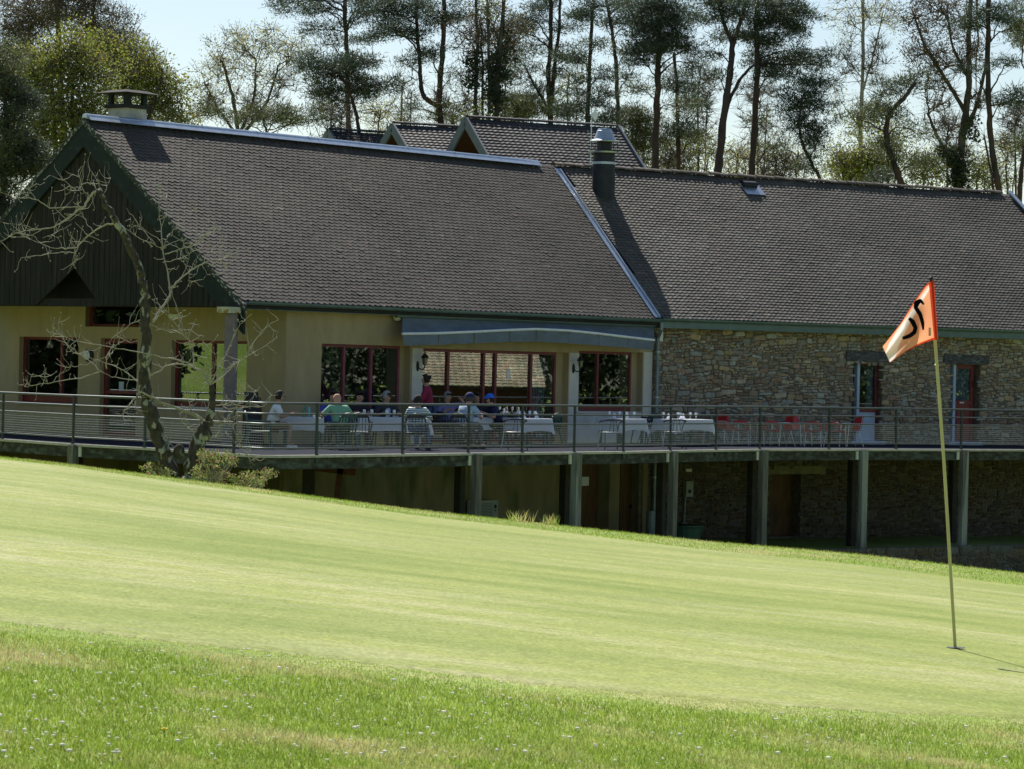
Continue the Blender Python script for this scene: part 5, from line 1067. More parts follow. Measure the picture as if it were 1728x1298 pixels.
def ztree(name, label, cat, D, trunks, zones, bark='pbark', group='trees behind the houses', dens=1.0, twn=4, limbw=1.0, ground=None, dsp=1.0):
    x0_ = trunks[0][0][0][0]; D = D+(14 if x0_ > 1095 else 9 if x0_ > 560 else 3); NT[0] += 1; r = np.random.RandomState(100+NT[0]); s_ = F/D; tw, tb_ = MB(), MB(); pl = []
    for P, w0, w1 in trunks:
        D1 = D+r.randn()*.15; Q = [at(x, y, D1+.0*k) for k, (x, y) in enumerate(P)]
        g = float(gz(Q[0][0], D1)) if ground is None else ground
        if P is trunks[0][0] or P[0][1] > 280: Q = [np.array([Q[0][0]+(Q[0][0]-Q[1][0])*.3, Q[0][1], g-.2])]+Q
        Q = np.array(Q); tt = np.linspace(0, len(Q)-1, 6*(len(Q)-1)+1); X = np.stack([np.interp(tt, range(len(Q)), Q[:, i]) for i in range(3)], 1)
        for _ in range(4): X[1:-1] = (X[:-2]+2*X[1:-1]+X[2:])/4
        R_ = np.interp(np.linspace(0, 1, len(X)), [0, 1], [w0/2/s_, w1/2/s_]); tw.tube(X+r.randn(*X.shape)*.012, R_*(1+.08*np.sin(np.arange(len(X))*1.7)), 8); pl.append((X, R_))
    TX = np.concatenate([p[0] for p in pl]); TR = np.concatenate([p[1] for p in pl]); lv = {}; crad = {}
    for z in zones:
        cx, cy, rx, ry, kind = z[:5]; dn = z[5] if len(z) > 5 else 1; dn = dn*.72 if dn > 1.15 and 'needle' in kind else dn; Zc = at(cx, cy, D+r.randn()*rx/s_*.5*dsp)
        n = max(3, int(math.pi*rx*ry/(115 if 'needle' in kind else 100)*dn*dens))
        # limb attaches below and near
        cost = np.linalg.norm((TX-Zc)*np.array([1, .6, 1]), axis=1)+np.where(TX[:, 2] > Zc[2]-.1, 3, 0); k = int(np.argmin(cost)); k = max(k-r.randint(0, 3), 0); A_ = TX[k]
        lim = bend(A_, Zc, 1, r, 8); rl_ = min(TR[k]*.55, .012+.018*np.linalg.norm(Zc-A_))*limbw; tw.tube(lim, np.linspace(max(rl_, .02), .012, 8), 5, False)
        ang = r.rand(n)*2*math.pi; rr_ = np.sqrt(r.rand(n)); dy_ = r.randn(n)*.55*dsp
        rr_ = rr_*(.75+.5*r.rand(n)); C = np.array([at(cx+rx*1.08*rr_[i]*math.cos(ang[i]), cy+ry*1.08*rr_[i]*math.sin(ang[i]), Zc[1]+dy_[i]*rx/s_) for i in range(n)])
        for i in range(n):
            q = lim[r.randint(3, 8)] if r.rand() < .8 else TX[np.argmin(np.linalg.norm(TX-C[i], axis=1))]
            if r.rand() < .9: tb_.tube(bend(q, C[i], 1, r, 4, .05), np.linspace(.016, .006, 4)*limbw, 3, False)
            for _ in range(twn if kind != 'twig' else twn*2):
                dv = r.randn(3)*np.array([1, .8, .8])+np.array([0, 0, .5]); dv /= np.linalg.norm(dv); e = C[i]+dv*r.uniform(.3, .75); tb_.tube([C[i], (C[i]+e)/2+r.randn(3)*.04, e], [.011, .008, .004], 3, False)
        if SPEC[kind][0]: lv.setdefault(kind, []).append(C)
    t = thing(name, label, 'tree' if cat is None else cat, (TX[0][0], TX[0][1], TX[0][2]), group)
    tw.build('trunk', bark, t, smooth=True)
    if tb_.n: tb_.build('branches', 'twig' if bark != 'pbark' else 'bark', t)
    for kind, cs in lv.items():
        n_, ln, wd, rad, up, fl = SPEC[kind]; mb = MB(); mb.add(*leaves(np.concatenate(cs), rad, n_, ln, wd, r, up, fl)); mb.build('needles' if 'needle' in kind else 'leaves', kind, t)
    return t
Nn, N2, LY, LP, LB, TW, IV = 'needle', 'needle2', 'leafy', 'leafp', 'leafb', 'twig', 'ivy'
ztree('yew_tree', 'dense dark evergreen at the left edge behind the gable', None, 92, [([(2, 420), (8, 300), (10, 120)], 14, 5)], [(0, 120, 26, 44, N2, 1.1), (18, 170, 34, 30, Nn, 1.1), (8, 215, 40, 30, N2, 1.1), (34, 255, 36, 26, Nn, 1.1), (5, 280, 40, 30, N2, 1.1), (0, 330, 30, 40, Nn, 1.1), (62, 290, 26, 24, N2, 1.1)])
ztree('spring_tree', 'round yellow green spring tree left of the chimney', None, 98, [([(95, 330), (92, 200), (84, 110)], 14, 5), ([(130, 260), (120, 170), (130, 90)], 8, 4)],
      [(60, 130, 40, 45, LY, 1.3), (110, 90, 45, 35, LY, 1.3), (150, 130, 45, 40, LY, 1.3), (90, 180, 45, 45, LY, 1.2), (140, 190, 45, 35, LY, 1.1), (60, 230, 40, 35, LY, 1), (110, 240, 35, 25, LY, 1)], 'bark', limbw=1.2)
ztree('spring_tree', 'dome shaped yellow green spring tree behind and right of the chimney', None, 100, [([(205, 330), (215, 190), (205, 120)], 13, 5), ([(240, 230), (262, 165), (275, 120)], 7, 3)],
      [(185, 85, 35, 25, LY, 1.2), (225, 105, 40, 30, LY, 1.3), (265, 140, 38, 32, LY, 1.3), (290, 175, 28, 30, LY, 1.2), (200, 150, 40, 30, LY, 1.1), (250, 185, 40, 28, LY, 1.1), (300, 195, 20, 16, LY, .8)], 'bark', limbw=1.2)
ztree('bare_tree', 'tall brown twiggy tree rising behind the spring trees at top left', None, 116, [([(110, 330), (100, 100), (95, -60)], 16, 8), ([(110, 160), (150, 60), (165, -20)], 10, 4)],
      [(40, 30, 40, 45, LB, 1.5), (90, 0, 40, 40, LB, 1.5), (140, 20, 45, 40, LB, 1.5), (185, 60, 40, 40, LB, 1.4), (225, 100, 38, 30, LB, 1.1), (255, 110, 25, 25, LB, .8), (25, 90, 40, 40, LB, 1.2), (150, -20, 30, 25, LB, 1)], 'bark', twn=9)
ztree('spring_tree', 'airy pale spring tree with many stems, left of the first pine', None, 118, [([(402, 300), (402, 215), (390, 150), (375, 105)], 9, 4), ([(404, 225), (430, 170), (432, 100)], 6, 3), ([(406, 230), (450, 180), (470, 110)], 6, 3), ([(400, 230), (365, 180), (345, 140)], 5, 3)],
      [(352, 140, 24, 35, LP, .75), (375, 95, 28, 30, LP, .8), (412, 78, 30, 26, LP, .85), (455, 75, 28, 26, LP, .85), (490, 95, 28, 30, LP, .8), (440, 120, 36, 30, LP, .6), (385, 140, 30, 28, LP, .5), (480, 145, 30, 25, TW, .8), (350, 180, 26, 22, TW, .8), (430, 175, 36, 22, TW, .8)], 'bark', twn=5)
ztree('scrub_pine', 'low bushy olive pine just above the ridge left of the three gables', None, 104, [([(455, 300), (450, 225), (440, 180)], 6, 3)], [(400, 200, 35, 14, N2, .7), (450, 190, 40, 16, N2, .8), (495, 200, 30, 16, N2, .8), (350, 190, 28, 14, N2, .6), (530, 195, 22, 14, N2, .6)])
PG = 'tall pines behind the houses'
ztree('pine_tree', 'slim straight pine, first from the left, one long bough pointing left', None, 108, [([(590, 300), (588, 215), (586, 110), (581, 0), (580, -60)], 10, 6)],
      [(500, 12, 34, 12, Nn, .8), (475, 10, 16, 8, Nn, .6), (540, 20, 22, 14, Nn, .7), (545, 50, 28, 14, Nn, .8), (560, 75, 20, 10, Nn, .5), (610, 20, 20, 14, Nn, .5), (620, 0, 25, 12, Nn, .8), (535, 0, 30, 12, Nn, .7), (605, 40, 14, 10, Nn, .4)], group=PG)
ztree('pine_tree', 'leaning pine with a dense flat dark crown reaching left, beside the slim pine', None, 104, [([(608, 300), (606, 218), (598, 180), (588, 150), (572, 125)], 8, 4)],
      [(545, 108, 32, 12, Nn, 1.5), (520, 100, 20, 12, Nn, 1.2), (575, 105, 26, 14, Nn, 1.4), (600, 115, 22, 16, Nn, 1.3), (560, 130, 34, 16, Nn, 1.3), (595, 145, 30, 18, Nn, 1.3), (620, 150, 24, 14, Nn, 1), (560, 160, 26, 14, Nn, .8), (535, 148, 22, 12, Nn, .7), (625, 105, 14, 12, Nn, .8), (660, 140, 14, 10, Nn, .7), (648, 152, 16, 8, Nn, .5)], group=PG)
ztree('pine_tree', 'forked pine whose left stem swings out above the middle gable', None, 110, [([(748, 300), (744, 205), (740, 175), (744, 120), (750, 50), (747, -50)], 13, 7), ([(738, 178), (718, 168), (710, 152), (709, 110), (704, 60), (700, -40)], 9, 5)],
      [(650, 20, 34, 20, Nn, .9), (690, 10, 34, 20, Nn, .9), (660, 50, 34, 16, Nn, .9), (640, 62, 22, 10, Nn, .8), (700, 50, 26, 18, Nn, .8), (740, 20, 30, 22, Nn, .8), (775, 20, 20, 20, Nn, .6), (735, 90, 26, 14, Nn, .6), (705, 95, 22, 14, Nn, .6), (690, 110, 16, 12, Nn, .4), (720, 198, 24, 10, N2, .6), (765, 190, 20, 14, N2, .6), (688, 185, 14, 8, Nn, .4), (760, 130, 16, 16, N2, .4), (600, 72, 14, 6, Nn, .9), (618, 0, 20, 16, Nn, .8)], group=PG)
ztree('ivy_tree', 'clump of upright stems clad in olive growth above the largest gable', None, 106, [([(806, 300), (801, 180), (806, 90), (804, -30)], 9, 4), ([(815, 300), (815, 150), (812, 40)], 7, 3), ([(824, 300), (826, 120), (822, 0)], 8, 4), ([(838, 300), (838, 150), (846, 60), (852, -20)], 12, 6)],
      [(805, 60, 22, 40, LB, .9), (830, 40, 30, 40, LB, 1), (850, 100, 20, 40, IV, .4), (803, 120, 12, 40, IV, .5), (826, 130, 12, 40, IV, .5), (838, 160, 14, 30, IV, .6), (800, 190, 24, 14, LY, .8), (790, 110, 20, 30, TW, .8), (865, 60, 22, 30, LB, .8), (815, 10, 30, 20, LY, .6), (780, 60, 20, 30, TW, .8)], 'bark')
ztree('pine_tree', 'twin stemmed pine rising right of the olive clad stems', None, 112, [([(930, 300), (929, 190), (924, 130), (930, 80), (929, -40)], 11, 6), ([(931, 175), (936, 110), (944, 50), (946, -20)], 8, 4), ([(928, 190), (900, 140), (885, 112)], 5, 3)],
      [(890, 30, 26, 20, Nn, .8), (880, 55, 26, 14, N2, .9), (905, 80, 28, 12, Nn, .8), (875, 100, 26, 12, N2, .8), (925, 10, 28, 16, Nn, .8), (955, 40, 22, 16, Nn, .8), (960, 90, 26, 14, Nn, .8), (890, 130, 26, 12, Nn, .7), (920, 150, 26, 12, Nn, .5), (950, 125, 22, 12, Nn, .7), (905, 185, 30, 14, N2, .9), (880, 175, 22, 14, N2, .7)], group=PG)
ztree('pine_tree', 'dark slender pine directly behind the white diamond panel', None, 108, [([(993, 300), (991, 200), (995, 120), (998, 50), (1004, -40)], 9, 5)],
      [(985, 20, 26, 18, Nn, .8), (1015, 10, 22, 16, Nn, .8), (970, 95, 26, 14, Nn, .8), (1000, 75, 22, 12, N2, .7), (1005, 130, 26, 14, Nn, .8), (970, 150, 20, 12, Nn, .6), (1010, 165, 26, 14, Nn, 1), (975, 190, 30, 14, Nn, 1), (1015, 195, 26, 14, Nn, 1.1), (955, 180, 22, 12, N2, .9)], group=PG)
ztree('pine_tree', 'thin bare pine with a reddish trunk just right of the flue', None, 111, [([(1044, 300), (1043, 200), (1041, 120), (1034, 60), (1026, 20), (1020, -40)], 8, 5)],
      [(1020, 40, 18, 14, Nn, .7), (1055, 50, 22, 14, Nn, .7), (1050, 20, 22, 14, Nn, .8), (1065, 0, 20, 12, Nn, .8), (1055, 90, 14, 10, N2, .4), (1060, 130, 12, 8, Nn, .3)], group=PG)
ztree('pine_tree', 'pine with a heavy dark crown, first of the three big pines right of the flue', None, 102, [([(1104, 330), (1106, 240), (1110, 150), (1112, 60), (1114, -40)], 15, 7)],
      [(1085, 20, 28, 26, Nn, 1.4), (1120, 10, 32, 26, Nn, 1.5), (1150, 40, 30, 24, Nn, 1.4), (1095, 60, 32, 24, Nn, 1.4), (1130, 75, 36, 20, Nn, 1.4), (1160, 85, 22, 14, Nn, 1.2), (1085, 100, 26, 16, Nn, 1), (1170, 110, 18, 12, Nn, .8), (1080, 150, 20, 14, N2, .6), (1140, 180, 22, 14, N2, .7)], group=PG, dens=1.1)
ztree('pine_tree', 'thinner pine squeezed right of the heavy crowned pine', None, 107, [([(1146, 330), (1144, 240), (1143, 160), (1138, 90)], 9, 5)],
      [(1150, 140, 26, 14, Nn, 1), (1165, 170, 22, 14, Nn, .9), (1150, 215, 32, 14, Nn, 1), (1175, 240, 26, 12, N2, .9), (1120, 230, 22, 14, N2, .8), (1125, 130, 18, 10, Nn, .6)], group=PG)
ztree('pine_tree', 'thick trunked forking pine left of the roof vent', None, 100, [([(1210, 340), (1212, 280), (1222, 190), (1234, 110), (1236, 70)], 17, 9), ([(1236, 75), (1218, 30), (1205, -30)], 8, 4), ([(1236, 80), (1252, 30), (1262, -20)], 8, 4), ([(1226, 180), (1250, 130), (1272, 110)], 7, 4)],
      [(1205, 20, 24, 20, Nn, .9), (1190, 5, 20, 14, Nn, .9), (1240, 10, 26, 20, Nn, 1), (1215, 60, 22, 14, Nn, .6), (1255, 60, 20, 14, Nn, .7), (1200, 95, 16, 12, Nn, .5), (1215, 130, 14, 10, N2, .4)], group=PG)
ztree('pine_tree', 'big pine with a broad dark crown above the roof vent', None, 101, [([(1268, 340), (1268, 290), (1274, 190), (1278, 100), (1276, 30), (1280, -40)], 13, 7)],
      [(1280, 20, 34, 26, Nn, 1.4), (1320, 20, 34, 24, Nn, 1.5), (1345, 30, 24, 22, Nn, 1.4), (1290, 60, 30, 20, Nn, 1.3), (1330, 60, 30, 18, Nn, 1.3), (1285, 100, 26, 16, Nn, 1.4), (1310, 120, 32, 14, Nn, 1.4), (1350, 105, 30, 14, Nn, 1.2), (1380, 110, 20, 14, Nn, 1.2), (1395, 95, 12, 10, Nn, .9), (1330, 90, 26, 10, Nn, .8), (1300, 240, 26, 16, N2, .6), (1290, 200, 18, 12, N2, .5)], group=PG)
ztree('pine_tree', 'small curved dark pine hanging right of the big pine', None, 99, [([(1392, 340), (1388, 310), (1372, 280), (1352, 240), (1347, 210), (1352, 170)], 8, 3)],
      [(1360, 150, 30, 14, Nn, 1.4), (1385, 145, 18, 12, Nn, 1.2), (1345, 175, 26, 16, Nn, 1.5), (1375, 185, 24, 16, Nn, 1.3), (1345, 205, 20, 14, Nn, 1.2), (1385, 215, 22, 12, Nn, 1.2), (1375, 245, 18, 20, Nn, 1.1), (1365, 275, 14, 14, Nn, .8)], group=PG)
ztree('birch_tree', 'tall pale birch with hanging twigs in the gap of sky', None, 120, [([(1452, 340), (1452, 240), (1456, 120), (1456, -40)], 9, 5), ([(1454, 160), (1475, 90), (1490, 20)], 4, 2)],
      [(1425, 40, 22, 40, LP, .5), (1490, 30, 28, 40, LP, .5), (1456, 20, 26, 35, LP, .5), (1430, 110, 22, 30, TW, .9), (1480, 100, 24, 30, TW, .9), (1425, 170, 22, 30, LP, .4), (1490, 160, 22, 30, LP, .4), (1440, 220, 26, 26, LY, .5)], 'birchb', twn=7)
ztree('pine_tree', 'crooked pine with a bent trunk between the birch and the ivy clad oak', None, 100, [([(1522, 340), (1521, 310), (1508, 275), (1494, 235), (1498, 195), (1530, 160), (1545, 140)], 14, 6)],
      [(1500, 150, 26, 14, Nn, 1), (1470, 190, 30, 12, N2, 1.1), (1510, 190, 26, 12, N2, 1), (1445, 200, 22, 8, N2, .8), (1540, 130, 20, 14, N2, .8), (1480, 300, 20, 14, Nn, .9), (1545, 225, 22, 14, N2, .6), (1500, 250, 16, 20, N2, .6), (1560, 270, 22, 14, N2, .6)], group=PG)
ztree('oak_tree', 'broad bare oak with ivy on its trunk left of the last pines', None, 103, [([(1618, 345), (1619, 300), (1622, 240), (1630, 190), (1636, 140), (1634, 60), (1640, -20)], 18, 7), ([(1624, 230), (1645, 190), (1660, 130), (1672, 60)], 9, 4), ([(1616, 290), (1595, 255), (1575, 215), (1565, 190)], 9, 4), ([(1630, 190), (1600, 140), (1560, 80), (1540, 20)], 8, 3), ([(1634, 130), (1606, 80), (1598, 10)], 6, 3)],
      [(1545, 30, 30, 35, LB, .8), (1585, 20, 30, 35, LB, .7), (1620, 30, 26, 35, LB, .7), (1560, 90, 34, 34, LB, .8), (1600, 110, 30, 34, TW, .9), (1640, 90, 26, 34, LB, .7), (1590, 170, 26, 26, TW, .8), (1560, 150, 26, 26, LB, .6), (1655, 180, 22, 24, TW, .7), (1620, 270, 12, 24, IV, 1), (1619, 312, 12, 16, IV, 1.2), (1600, 255, 12, 10, IV, .8), (1640, 215, 8, 18, IV, .8)], 'bark', twn=6, limbw=1.5)
ztree('pine_tree', 'tall pine with a slanting foot near the right edge', None, 100, [([(1690, 345), (1684, 310), (1672, 240), (1667, 150), (1668, 0), (1668, -40)], 13, 7), ([(1678, 340), (1673, 290), (1660, 230)], 5, 3)],
      [(1625, 42, 22, 12, Nn, 1), (1690, 20, 28, 18, Nn, .9), (1710, 50, 20, 20, N2, .8), (1655, 20, 22, 14, Nn, .7), (1700, 108, 24, 8, Nn, 1.2), (1725, 165, 20, 14, Nn, 1), (1700, 170, 14, 8, Nn, .8), (1640, 120, 18, 10, Nn, .5)], group=PG)
ztree('pine_tree', 'dark leafy trunk at the extreme right edge', None, 104, [([(1720, 350), (1722, 300), (1732, 220), (1735, 100)], 10, 6)], [(1735, 60, 22, 30, N2, .9), (1728, 240, 14, 20, N2, .6), (1740, 0, 26, 26, N2, 1)], group=PG)
UG = 'undergrowth behind the ridge'
hz_ = [(640, 205, LP, .6, 'pale sapling in the gap left of the middle gable'), (765, 195, TW, 1, 'bare sapling beside the forked pine'), (870, 190, N2, .9, 'olive young pine left of the twin stemmed pine'), (1075, 215, N2, .9, 'olive young pine behind the flue'), (1070, 270, LP, .8, 'pale shrub right of the flue cowl'), (1130, 275, TW, 1.2, 'twiggy shrub under the heavy crowned pine'),
    (1180, 270, LY, .6, 'green shrub between the two big pine trunks'), (1245, 275, LP, .7, 'pale shrub between forking pine and big pine'), (1310, 285, TW, 1, 'twiggy shrub right of the roof vent'), (1345, 275, LP, .4, 'thin pale sapling under the curved pine'), (1425, 290, LY, 1.1, 'bright yellow green shrub left of the birch foot'), (1465, 280, LY, 1.1, 'bright yellow green shrub right of the birch foot'),
    (1500, 240, LY, .8, 'yellow green sapling behind the crooked pine'), (1560, 290, LY, .8, 'green shrub left of the oak foot'), (1600, 230, TW, .9, 'bare sapling against the oak'), (1650, 300, LY, .7, 'green shrub right of the oak foot'), (1700, 270, LP, .7, 'pale shrub behind the last pine'), (1715, 210, TW, .9, 'twiggy sapling at the right edge'), (960, 140, LP, .4, 'hazy pale tree between the pines'), (840, 90, TW, .9, 'hazy bare tree behind the olive clad stems'), (1180, 150, TW, .9, 'hazy bare tree behind the big pines'), (1280, 170, TW, .8, 'faint bare tree behind the broad crown'), (680, 150, TW, .25, 'faint sapling left of the forked pine'), (560, 200, TW, .8, 'bare sapling behind the leaning pine'), (300, 240, LY, .8, 'green shrub right of the chimney'), (170, 230, LY, .8, 'green shrub left of the chimney')]
for i, (x, y, kd, dn, lb) in enumerate(hz_):
    hz2 = y < 180; D = 122 if hz2 else 113
    ztree('sapling' if not 'shrub' in lb else 'shrub', lb, 'shrub' if 'shrub' in lb else 'tree', D, [([(x, 335), (x-3, y+10), (x+2, y-20)], 5, 2), ([(x+8, 330), (x+14, y+5)], 3, 2)],
          [(x, y, 34, 24, kd, dn), (x-16, y-22, 24, 20, kd, dn*.8), (x+18, y-18, 24, 20, kd, dn*.8), (x+4, min(y+34, 300), 34, 22, kd, dn)]+([(x, y+75, 30, 30, TW, .7)] if hz2 else []), 'bark', group=UG, twn=6)
# wood far to the right and left (mirrored in the panes)
for k in range(9):
    x = 62+(k*7) % 13; y = 66+k*8.5; h = 7+(k*3) % 4; r = np.random.RandomState(k); t = thing('woodland_tree', 'dark tree number %s in the row beyond the right edge' % ('one', 'two', 'three', 'four', 'five', 'six', 'seven', 'eight', 'nine')[k], 'tree', (x, y, -2.5), 'trees beyond the right edge')
    x, y = x-6, y; MB().tube([(x, y, -3), (x+.2, y, h*.6)], [.2, .1], 7).build('trunk', 'bark', t); C = np.stack([x+r.randn(260)*1.9, y+r.randn(260)*2.6, -2.3+r.rand(260)*h], 1)
    mb = MB(); mb.add(*leaves(C, .7, 30, .3, .25, r)); mb.build('leaves', 'ivy', t)
for k, y in enumerate((81.3, 83.4, 85.6)):
    x = -30.; g_ = float(gz(x, y)); r = np.random.RandomState(40+k); t = thing('woodland_tree', 'dark tree number %s beyond the left edge' % ('one', 'two', 'three')[k], 'tree', (x, y, g_), 'trees beyond the left edge')
    MB().tube([(x, y, g_-.3), (x+.2, y, g_+4)], [.2, .1], 7).build('trunk', 'bark', t); C = np.stack([x+r.randn(220)*1.2, y+r.randn(220)*.6, g_-.2+r.rand(220)*6], 1)
    mb = MB(); mb.add(*leaves(C, .6, 30, .3, .25, r)); mb.build('leaves', 'ivy', t)
# ================================================ old leaning tree in front of the terrace
DT = 60.0; tt_ = thing('old_tree', 'gnarled lichened bare tree with two stems in front of the left windows', 'tree', at(296, 815, DT))
K['gnarl'] = mat('lichened_bark', (.06, .05, .038), .95, scale=9, stretch=(1, 1, .6), var=.5, bump=.8, col3=(.30, .31, .25), s3=7, t3=(.55, .62))
K['ltwig'] = mat('pale_twigs', (.36, .33, .29), .8, var=.25, scale=8, col3=(.22, .21, .14), s3=4)
rt = np.random.RandomState(77); sT = F/DT
def path(P, w0, w1, dd=0, n=4, wob=.010, d0=0):
    Q = np.array([at(x, y, DT+d0+dd*k/(len(P)-1)) for k, (x, y) in enumerate(P)]); m = n*(len(P)-1)+1; tq = np.linspace(0, len(P)-1, m)
    X = np.stack([np.interp(tq, range(len(P)), Q[:, i]) for i in range(3)], 1); X0 = X.copy()
    for _ in range(2): X[1:-1] = (X[:-2]+2*X[1:-1]+X[2:])/4
    X[1:-1] += rt.randn(m-2, 3)*wob; return X, np.linspace(w0, w1, m)/2/sT
mbT = MB()
for P, w0, w1 in (([(292, 840), (291, 805), (280, 770), (264, 725), (252, 690), (243, 650), (245, 600), (246, 550), (245, 500), (239, 465)], 31, 13), ([(239, 466), (228, 432), (211, 399), (194, 371), (180, 349), (175, 327), (164, 321)], 15, 7),
                  ([(316, 840), (319, 808), (333, 750), (347, 722)], 32, 24), ([(345, 728), (356, 705), (359, 674), (355, 650)], 16, 8)):
    X, R_ = path(P, w0, w1, 0, 5, .018); R_ = R_*(1+.05*rt.randn(len(R_)).clip(-1.2, 1.2)); mbT.tube(X, R_, 12)
for (x, y, w_) in ((302, 762, 10), (330, 772, 11), (262, 738, 6), (246, 690, 8), (349, 733, 9), (248, 560, 5), (243, 610, 5)): mbT.sphere(at(x, y, DT-.05), (w_/sT, w_/sT*.8, w_/sT*1.3), 9, 7)
mbT.build('trunk', 'gnarl', tt_, smooth=True)
BR = [([(164, 321), (150, 332), (144, 349), (128, 357), (108, 374), (86, 385), (55, 388), (28, 393), (0, 407)], 7, 2, .5), ([(144, 349), (118, 350), (83, 352), (64, 338), (45, 333), (28, 335), (0, 324)], 4, 1.6, -.4), ([(55, 388), (40, 380), (15, 378)], 2, 1, 0), ([(70, 388), (50, 400), (20, 402)], 2, 1, 0), ([(60, 336), (52, 322), (28, 310)], 2, 1, .2),
      ([(194, 377), (178, 379), (158, 390), (139, 407), (132, 415)], 5, 3, .4), ([(132, 418), (111, 420), (83, 418), (67, 410), (45, 402)], 3.4, 1.2, .3), ([(132, 415), (128, 427), (105, 424), (67, 432), (36, 435)], 3, 1.2, -.3), ([(128, 427), (127, 445)], 2, 1, 0), ([(158, 390), (146, 378), (138, 360), (132, 345)], 2.4, 1, .2), ([(105, 374), (92, 395), (72, 402)], 2, 1, .1),
      ([(164, 321), (155, 308), (140, 310), (134, 318)], 3, 1.2, .2), ([(150, 330), (140, 322), (132, 290)], 2, 1, 0), ([(128, 322), (110, 306), (84, 296)], 2, 1, -.2), ([(175, 327), (186, 302)], 2.4, 1, .1), ([(172, 325), (160, 295), (148, 280)], 2, 1, 0),
      ([(258, 544), (267, 530), (280, 510), (289, 487), (281, 454), (274, 420), (272, 382), (268, 352), (268, 300)], 7, 1.4, .6), ([(289, 487), (306, 468), (328, 452), (344, 443), (372, 438), (395, 428), (418, 421)], 5, 1.5, .5), ([(278, 429), (303, 421), (333, 410), (345, 398), (358, 385), (386, 382)], 3, 1.2, -.3), ([(275, 443), (300, 438), (319, 432), (336, 407), (334, 395)], 2.6, 1, .3), ([(200, 377), (239, 404), (258, 412), (272, 421)], 2.4, 2.2, .3),
      ([(274, 420), (282, 400), (296, 384), (300, 378)], 2.4, 1, 0), ([(272, 385), (284, 350), (276, 320)], 1.8, 1, 0), ([(262, 412), (240, 385), (222, 380), (220, 368)], 2, 1, .2), ([(344, 443), (352, 425), (374, 418)], 2, 1, 0), ([(330, 410), (332, 370), (326, 340)], 2.0, 1, .1), ([(320, 452), (318, 475), (326, 480)], 2, 1, 0), ([(345, 443), (370, 450), (388, 448)], 1.8, 1, .1), ([(306, 468), (318, 445), (322, 415)], 2, 1, 0),
      ([(347, 712), (354, 680), (354, 652), (345, 630), (328, 619), (300, 613), (280, 618), (264, 630), (240, 640), (228, 641), (194, 638), (170, 627)], 6, 2, .5), ([(170, 627), (150, 608), (142, 602), (119, 591), (108, 576), (98, 545)], 3.2, 1.2, .2), ([(331, 619), (312, 610), (289, 605), (258, 599), (217, 591), (180, 584), (130, 577), (105, 566), (80, 560)], 4, 1.3, -.5), ([(170, 627), (139, 637), (97, 644), (67, 648), (45, 652), (36, 649)], 3, 1.2, .3), ([(180, 622), (178, 605), (190, 585), (210, 575)], 3.4, 1.8, -.2),
      ([(236, 647), (218, 632), (206, 624), (172, 610), (140, 600)], 3.6, 2, .4), ([(342, 708), (322, 698), (306, 691), (278, 683), (255, 670), (236, 660), (229, 672), (218, 684), (206, 702), (210, 709), (224, 710)], 8, 1.8, -.4),
      ([(354, 652), (375, 636), (392, 620), (411, 605), (444, 586), (468, 569)], 4.4, 1.4, .4), ([(356, 650), (383, 622), (412, 606), (430, 575), (448, 552), (470, 540)], 4, 1.4, -.3), ([(356, 646), (372, 615), (383, 597), (400, 552), (425, 530)], 3.6, 1.3, .3), ([(354, 650), (352, 620), (345, 590), (344, 578)], 2.4, 1, 0), ([(328, 619), (326, 590), (318, 572), (308, 565)], 3.2, 1.2, 0), ([(310, 566), (296, 545), (282, 525), (256, 505)], 3, 1.4, .2), ([(309, 566), (302, 530), (290, 495)], 2.6, 1.4, -.2), ([(310, 566), (330, 548)], 1.6, .8, 0),
      ([(358, 683), (380, 684), (397, 683), (417, 686), (442, 688), (455, 676), (458, 663)], 4, 1.4, .3), ([(361, 713), (380, 710), (389, 699), (400, 685), (411, 674), (420, 664)], 3, 1.2, -.3), ([(372, 716), (386, 714), (397, 730), (405, 748), (411, 760), (430, 786)], 2.4, 1.1, .2), ([(411, 760), (425, 780), (437, 772)], 1.8, 1, 0), ([(361, 713), (385, 712), (406, 702)], 2, 1, .1), ([(350, 735), (370, 738), (385, 725)], 2.4, 1, 0), ([(345, 735), (325, 728), (310, 715), (306, 705)], 2, 1, .2), ([(415, 684), (428, 668), (432, 660)], 1.8, .9, 0),
      ([(300, 760), (282, 745), (270, 730)], 3, 1.4, 0), ([(340, 712), (322, 690), (320, 675)], 2, 1, 0), ([(262, 558), (275, 556), (290, 562)], 2.4, 1, 0), ([(240, 540), (222, 545), (205, 560), (192, 568)], 2.6, 1.2, .2), ([(140, 602), (120, 585), (105, 580)], 2, 1, 0), ([(120, 610), (118, 625), (100, 632)], 2, 1, 0), ([(80, 646), (75, 632), (78, 628)], 2, 1, 0)]
mbB = MB()
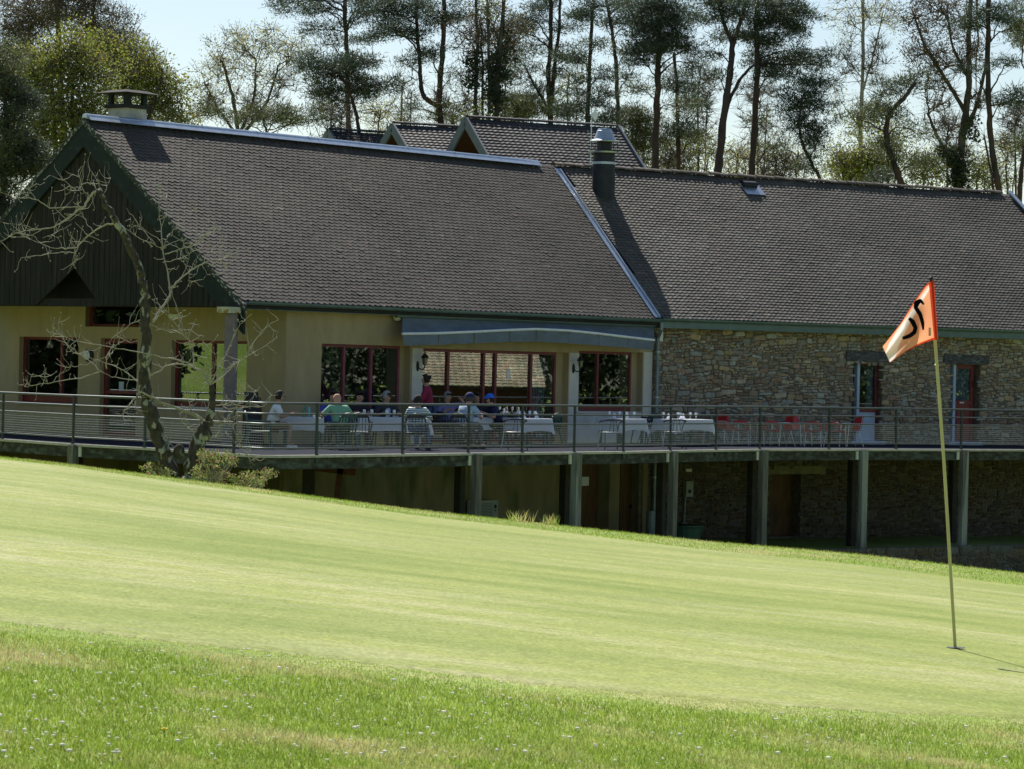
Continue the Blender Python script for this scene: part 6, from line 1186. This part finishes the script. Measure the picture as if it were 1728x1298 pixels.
for P, w0, w1, dd in BR:
    X, R_ = path(P, w0*.66, w1*.5, dd, 4, .008); mbB.tube(X, R_, 6)
    for _ in range(len(P)*2+1):          # short spurs and buds
        k = rt.randint(2, len(X)); v = rt.randn(3)*np.array([1, .7, 1])+np.array([0, 0, .5]); v /= np.linalg.norm(v); L = rt.uniform(.08, .42); e = X[k]+v*L; q_ = (X[k]+e)/2+rt.randn(3)*.03*L*3; mbB.tube([X[k], (X[k]+q_)/2+rt.randn(3)*.008, q_, (q_+e)/2+rt.randn(3)*.012, e+ZG*L*.12], [.006, .005, .0045, .0035, .0025], 4, False); e = e+ZG*L*.12
        if rt.rand() < .5: mbB.sphere(e, .014, 5, 4)
mbB.build('branches', 'ltwig', tt_, smooth=True)
# flowering bushes at its foot
K['pink'] = mat('pinkish_buds', (.42, .27, .23), .8, var=.3, scale=3, attr=True, trans=.3)
K['bushl'] = mat('fresh_bush_leaves', (.26, .30, .09), .7, var=.3, scale=3, attr=True, trans=.4)
for k, (zs, lb) in enumerate((([(255, 790, 14, 10), (275, 798, 14, 9)], 'small leafy bush left of the old tree foot'), ([(352, 775, 18, 18), (385, 775, 14, 14), (340, 800, 18, 12), (372, 805, 22, 12)], 'budding pinkish green bush right of the old tree foot'), ([(410, 810, 18, 11), (436, 805, 16, 10), (455, 800, 12, 8), (425, 818, 20, 6)], 'low spreading bush at the right of the old tree'))):
    r = np.random.RandomState(50+k); cs = []; mb = MB(); b0 = at(zs[0][0]+8, 835, 58.5)
    for (x, y, rx, ry) in zs:
        for _ in range(int(rx*ry/9)):
            a = r.rand()*6.28; q = math.sqrt(r.rand()); c = at(x+rx*q*math.cos(a), y+ry*q*math.sin(a), 58.5+r.randn()*.25); cs.append(c)
            if r.rand() < .4: mb.tube([b0+r.randn(3)*.1, (b0+c)/2+r.randn(3)*.06, c], [.010, .007, .003], 3, False)
    t = thing('bush', lb, 'bush', b0, 'bushes at the foot of the old tree'); mb.build('stems', 'ltwig', t); cs = np.array(cs)
    mb = MB(); mb.add(*leaves(cs, .07, 9, .05, .035, r)); v_, q_, c_ = leaves(cs[r.rand(len(cs)) < .6], .06, 6, .035, .03, r); mb.add(v_, q_, c_*np.array([1.5, .75, 1.9])); mb.build('leaves', 'bushl', t)
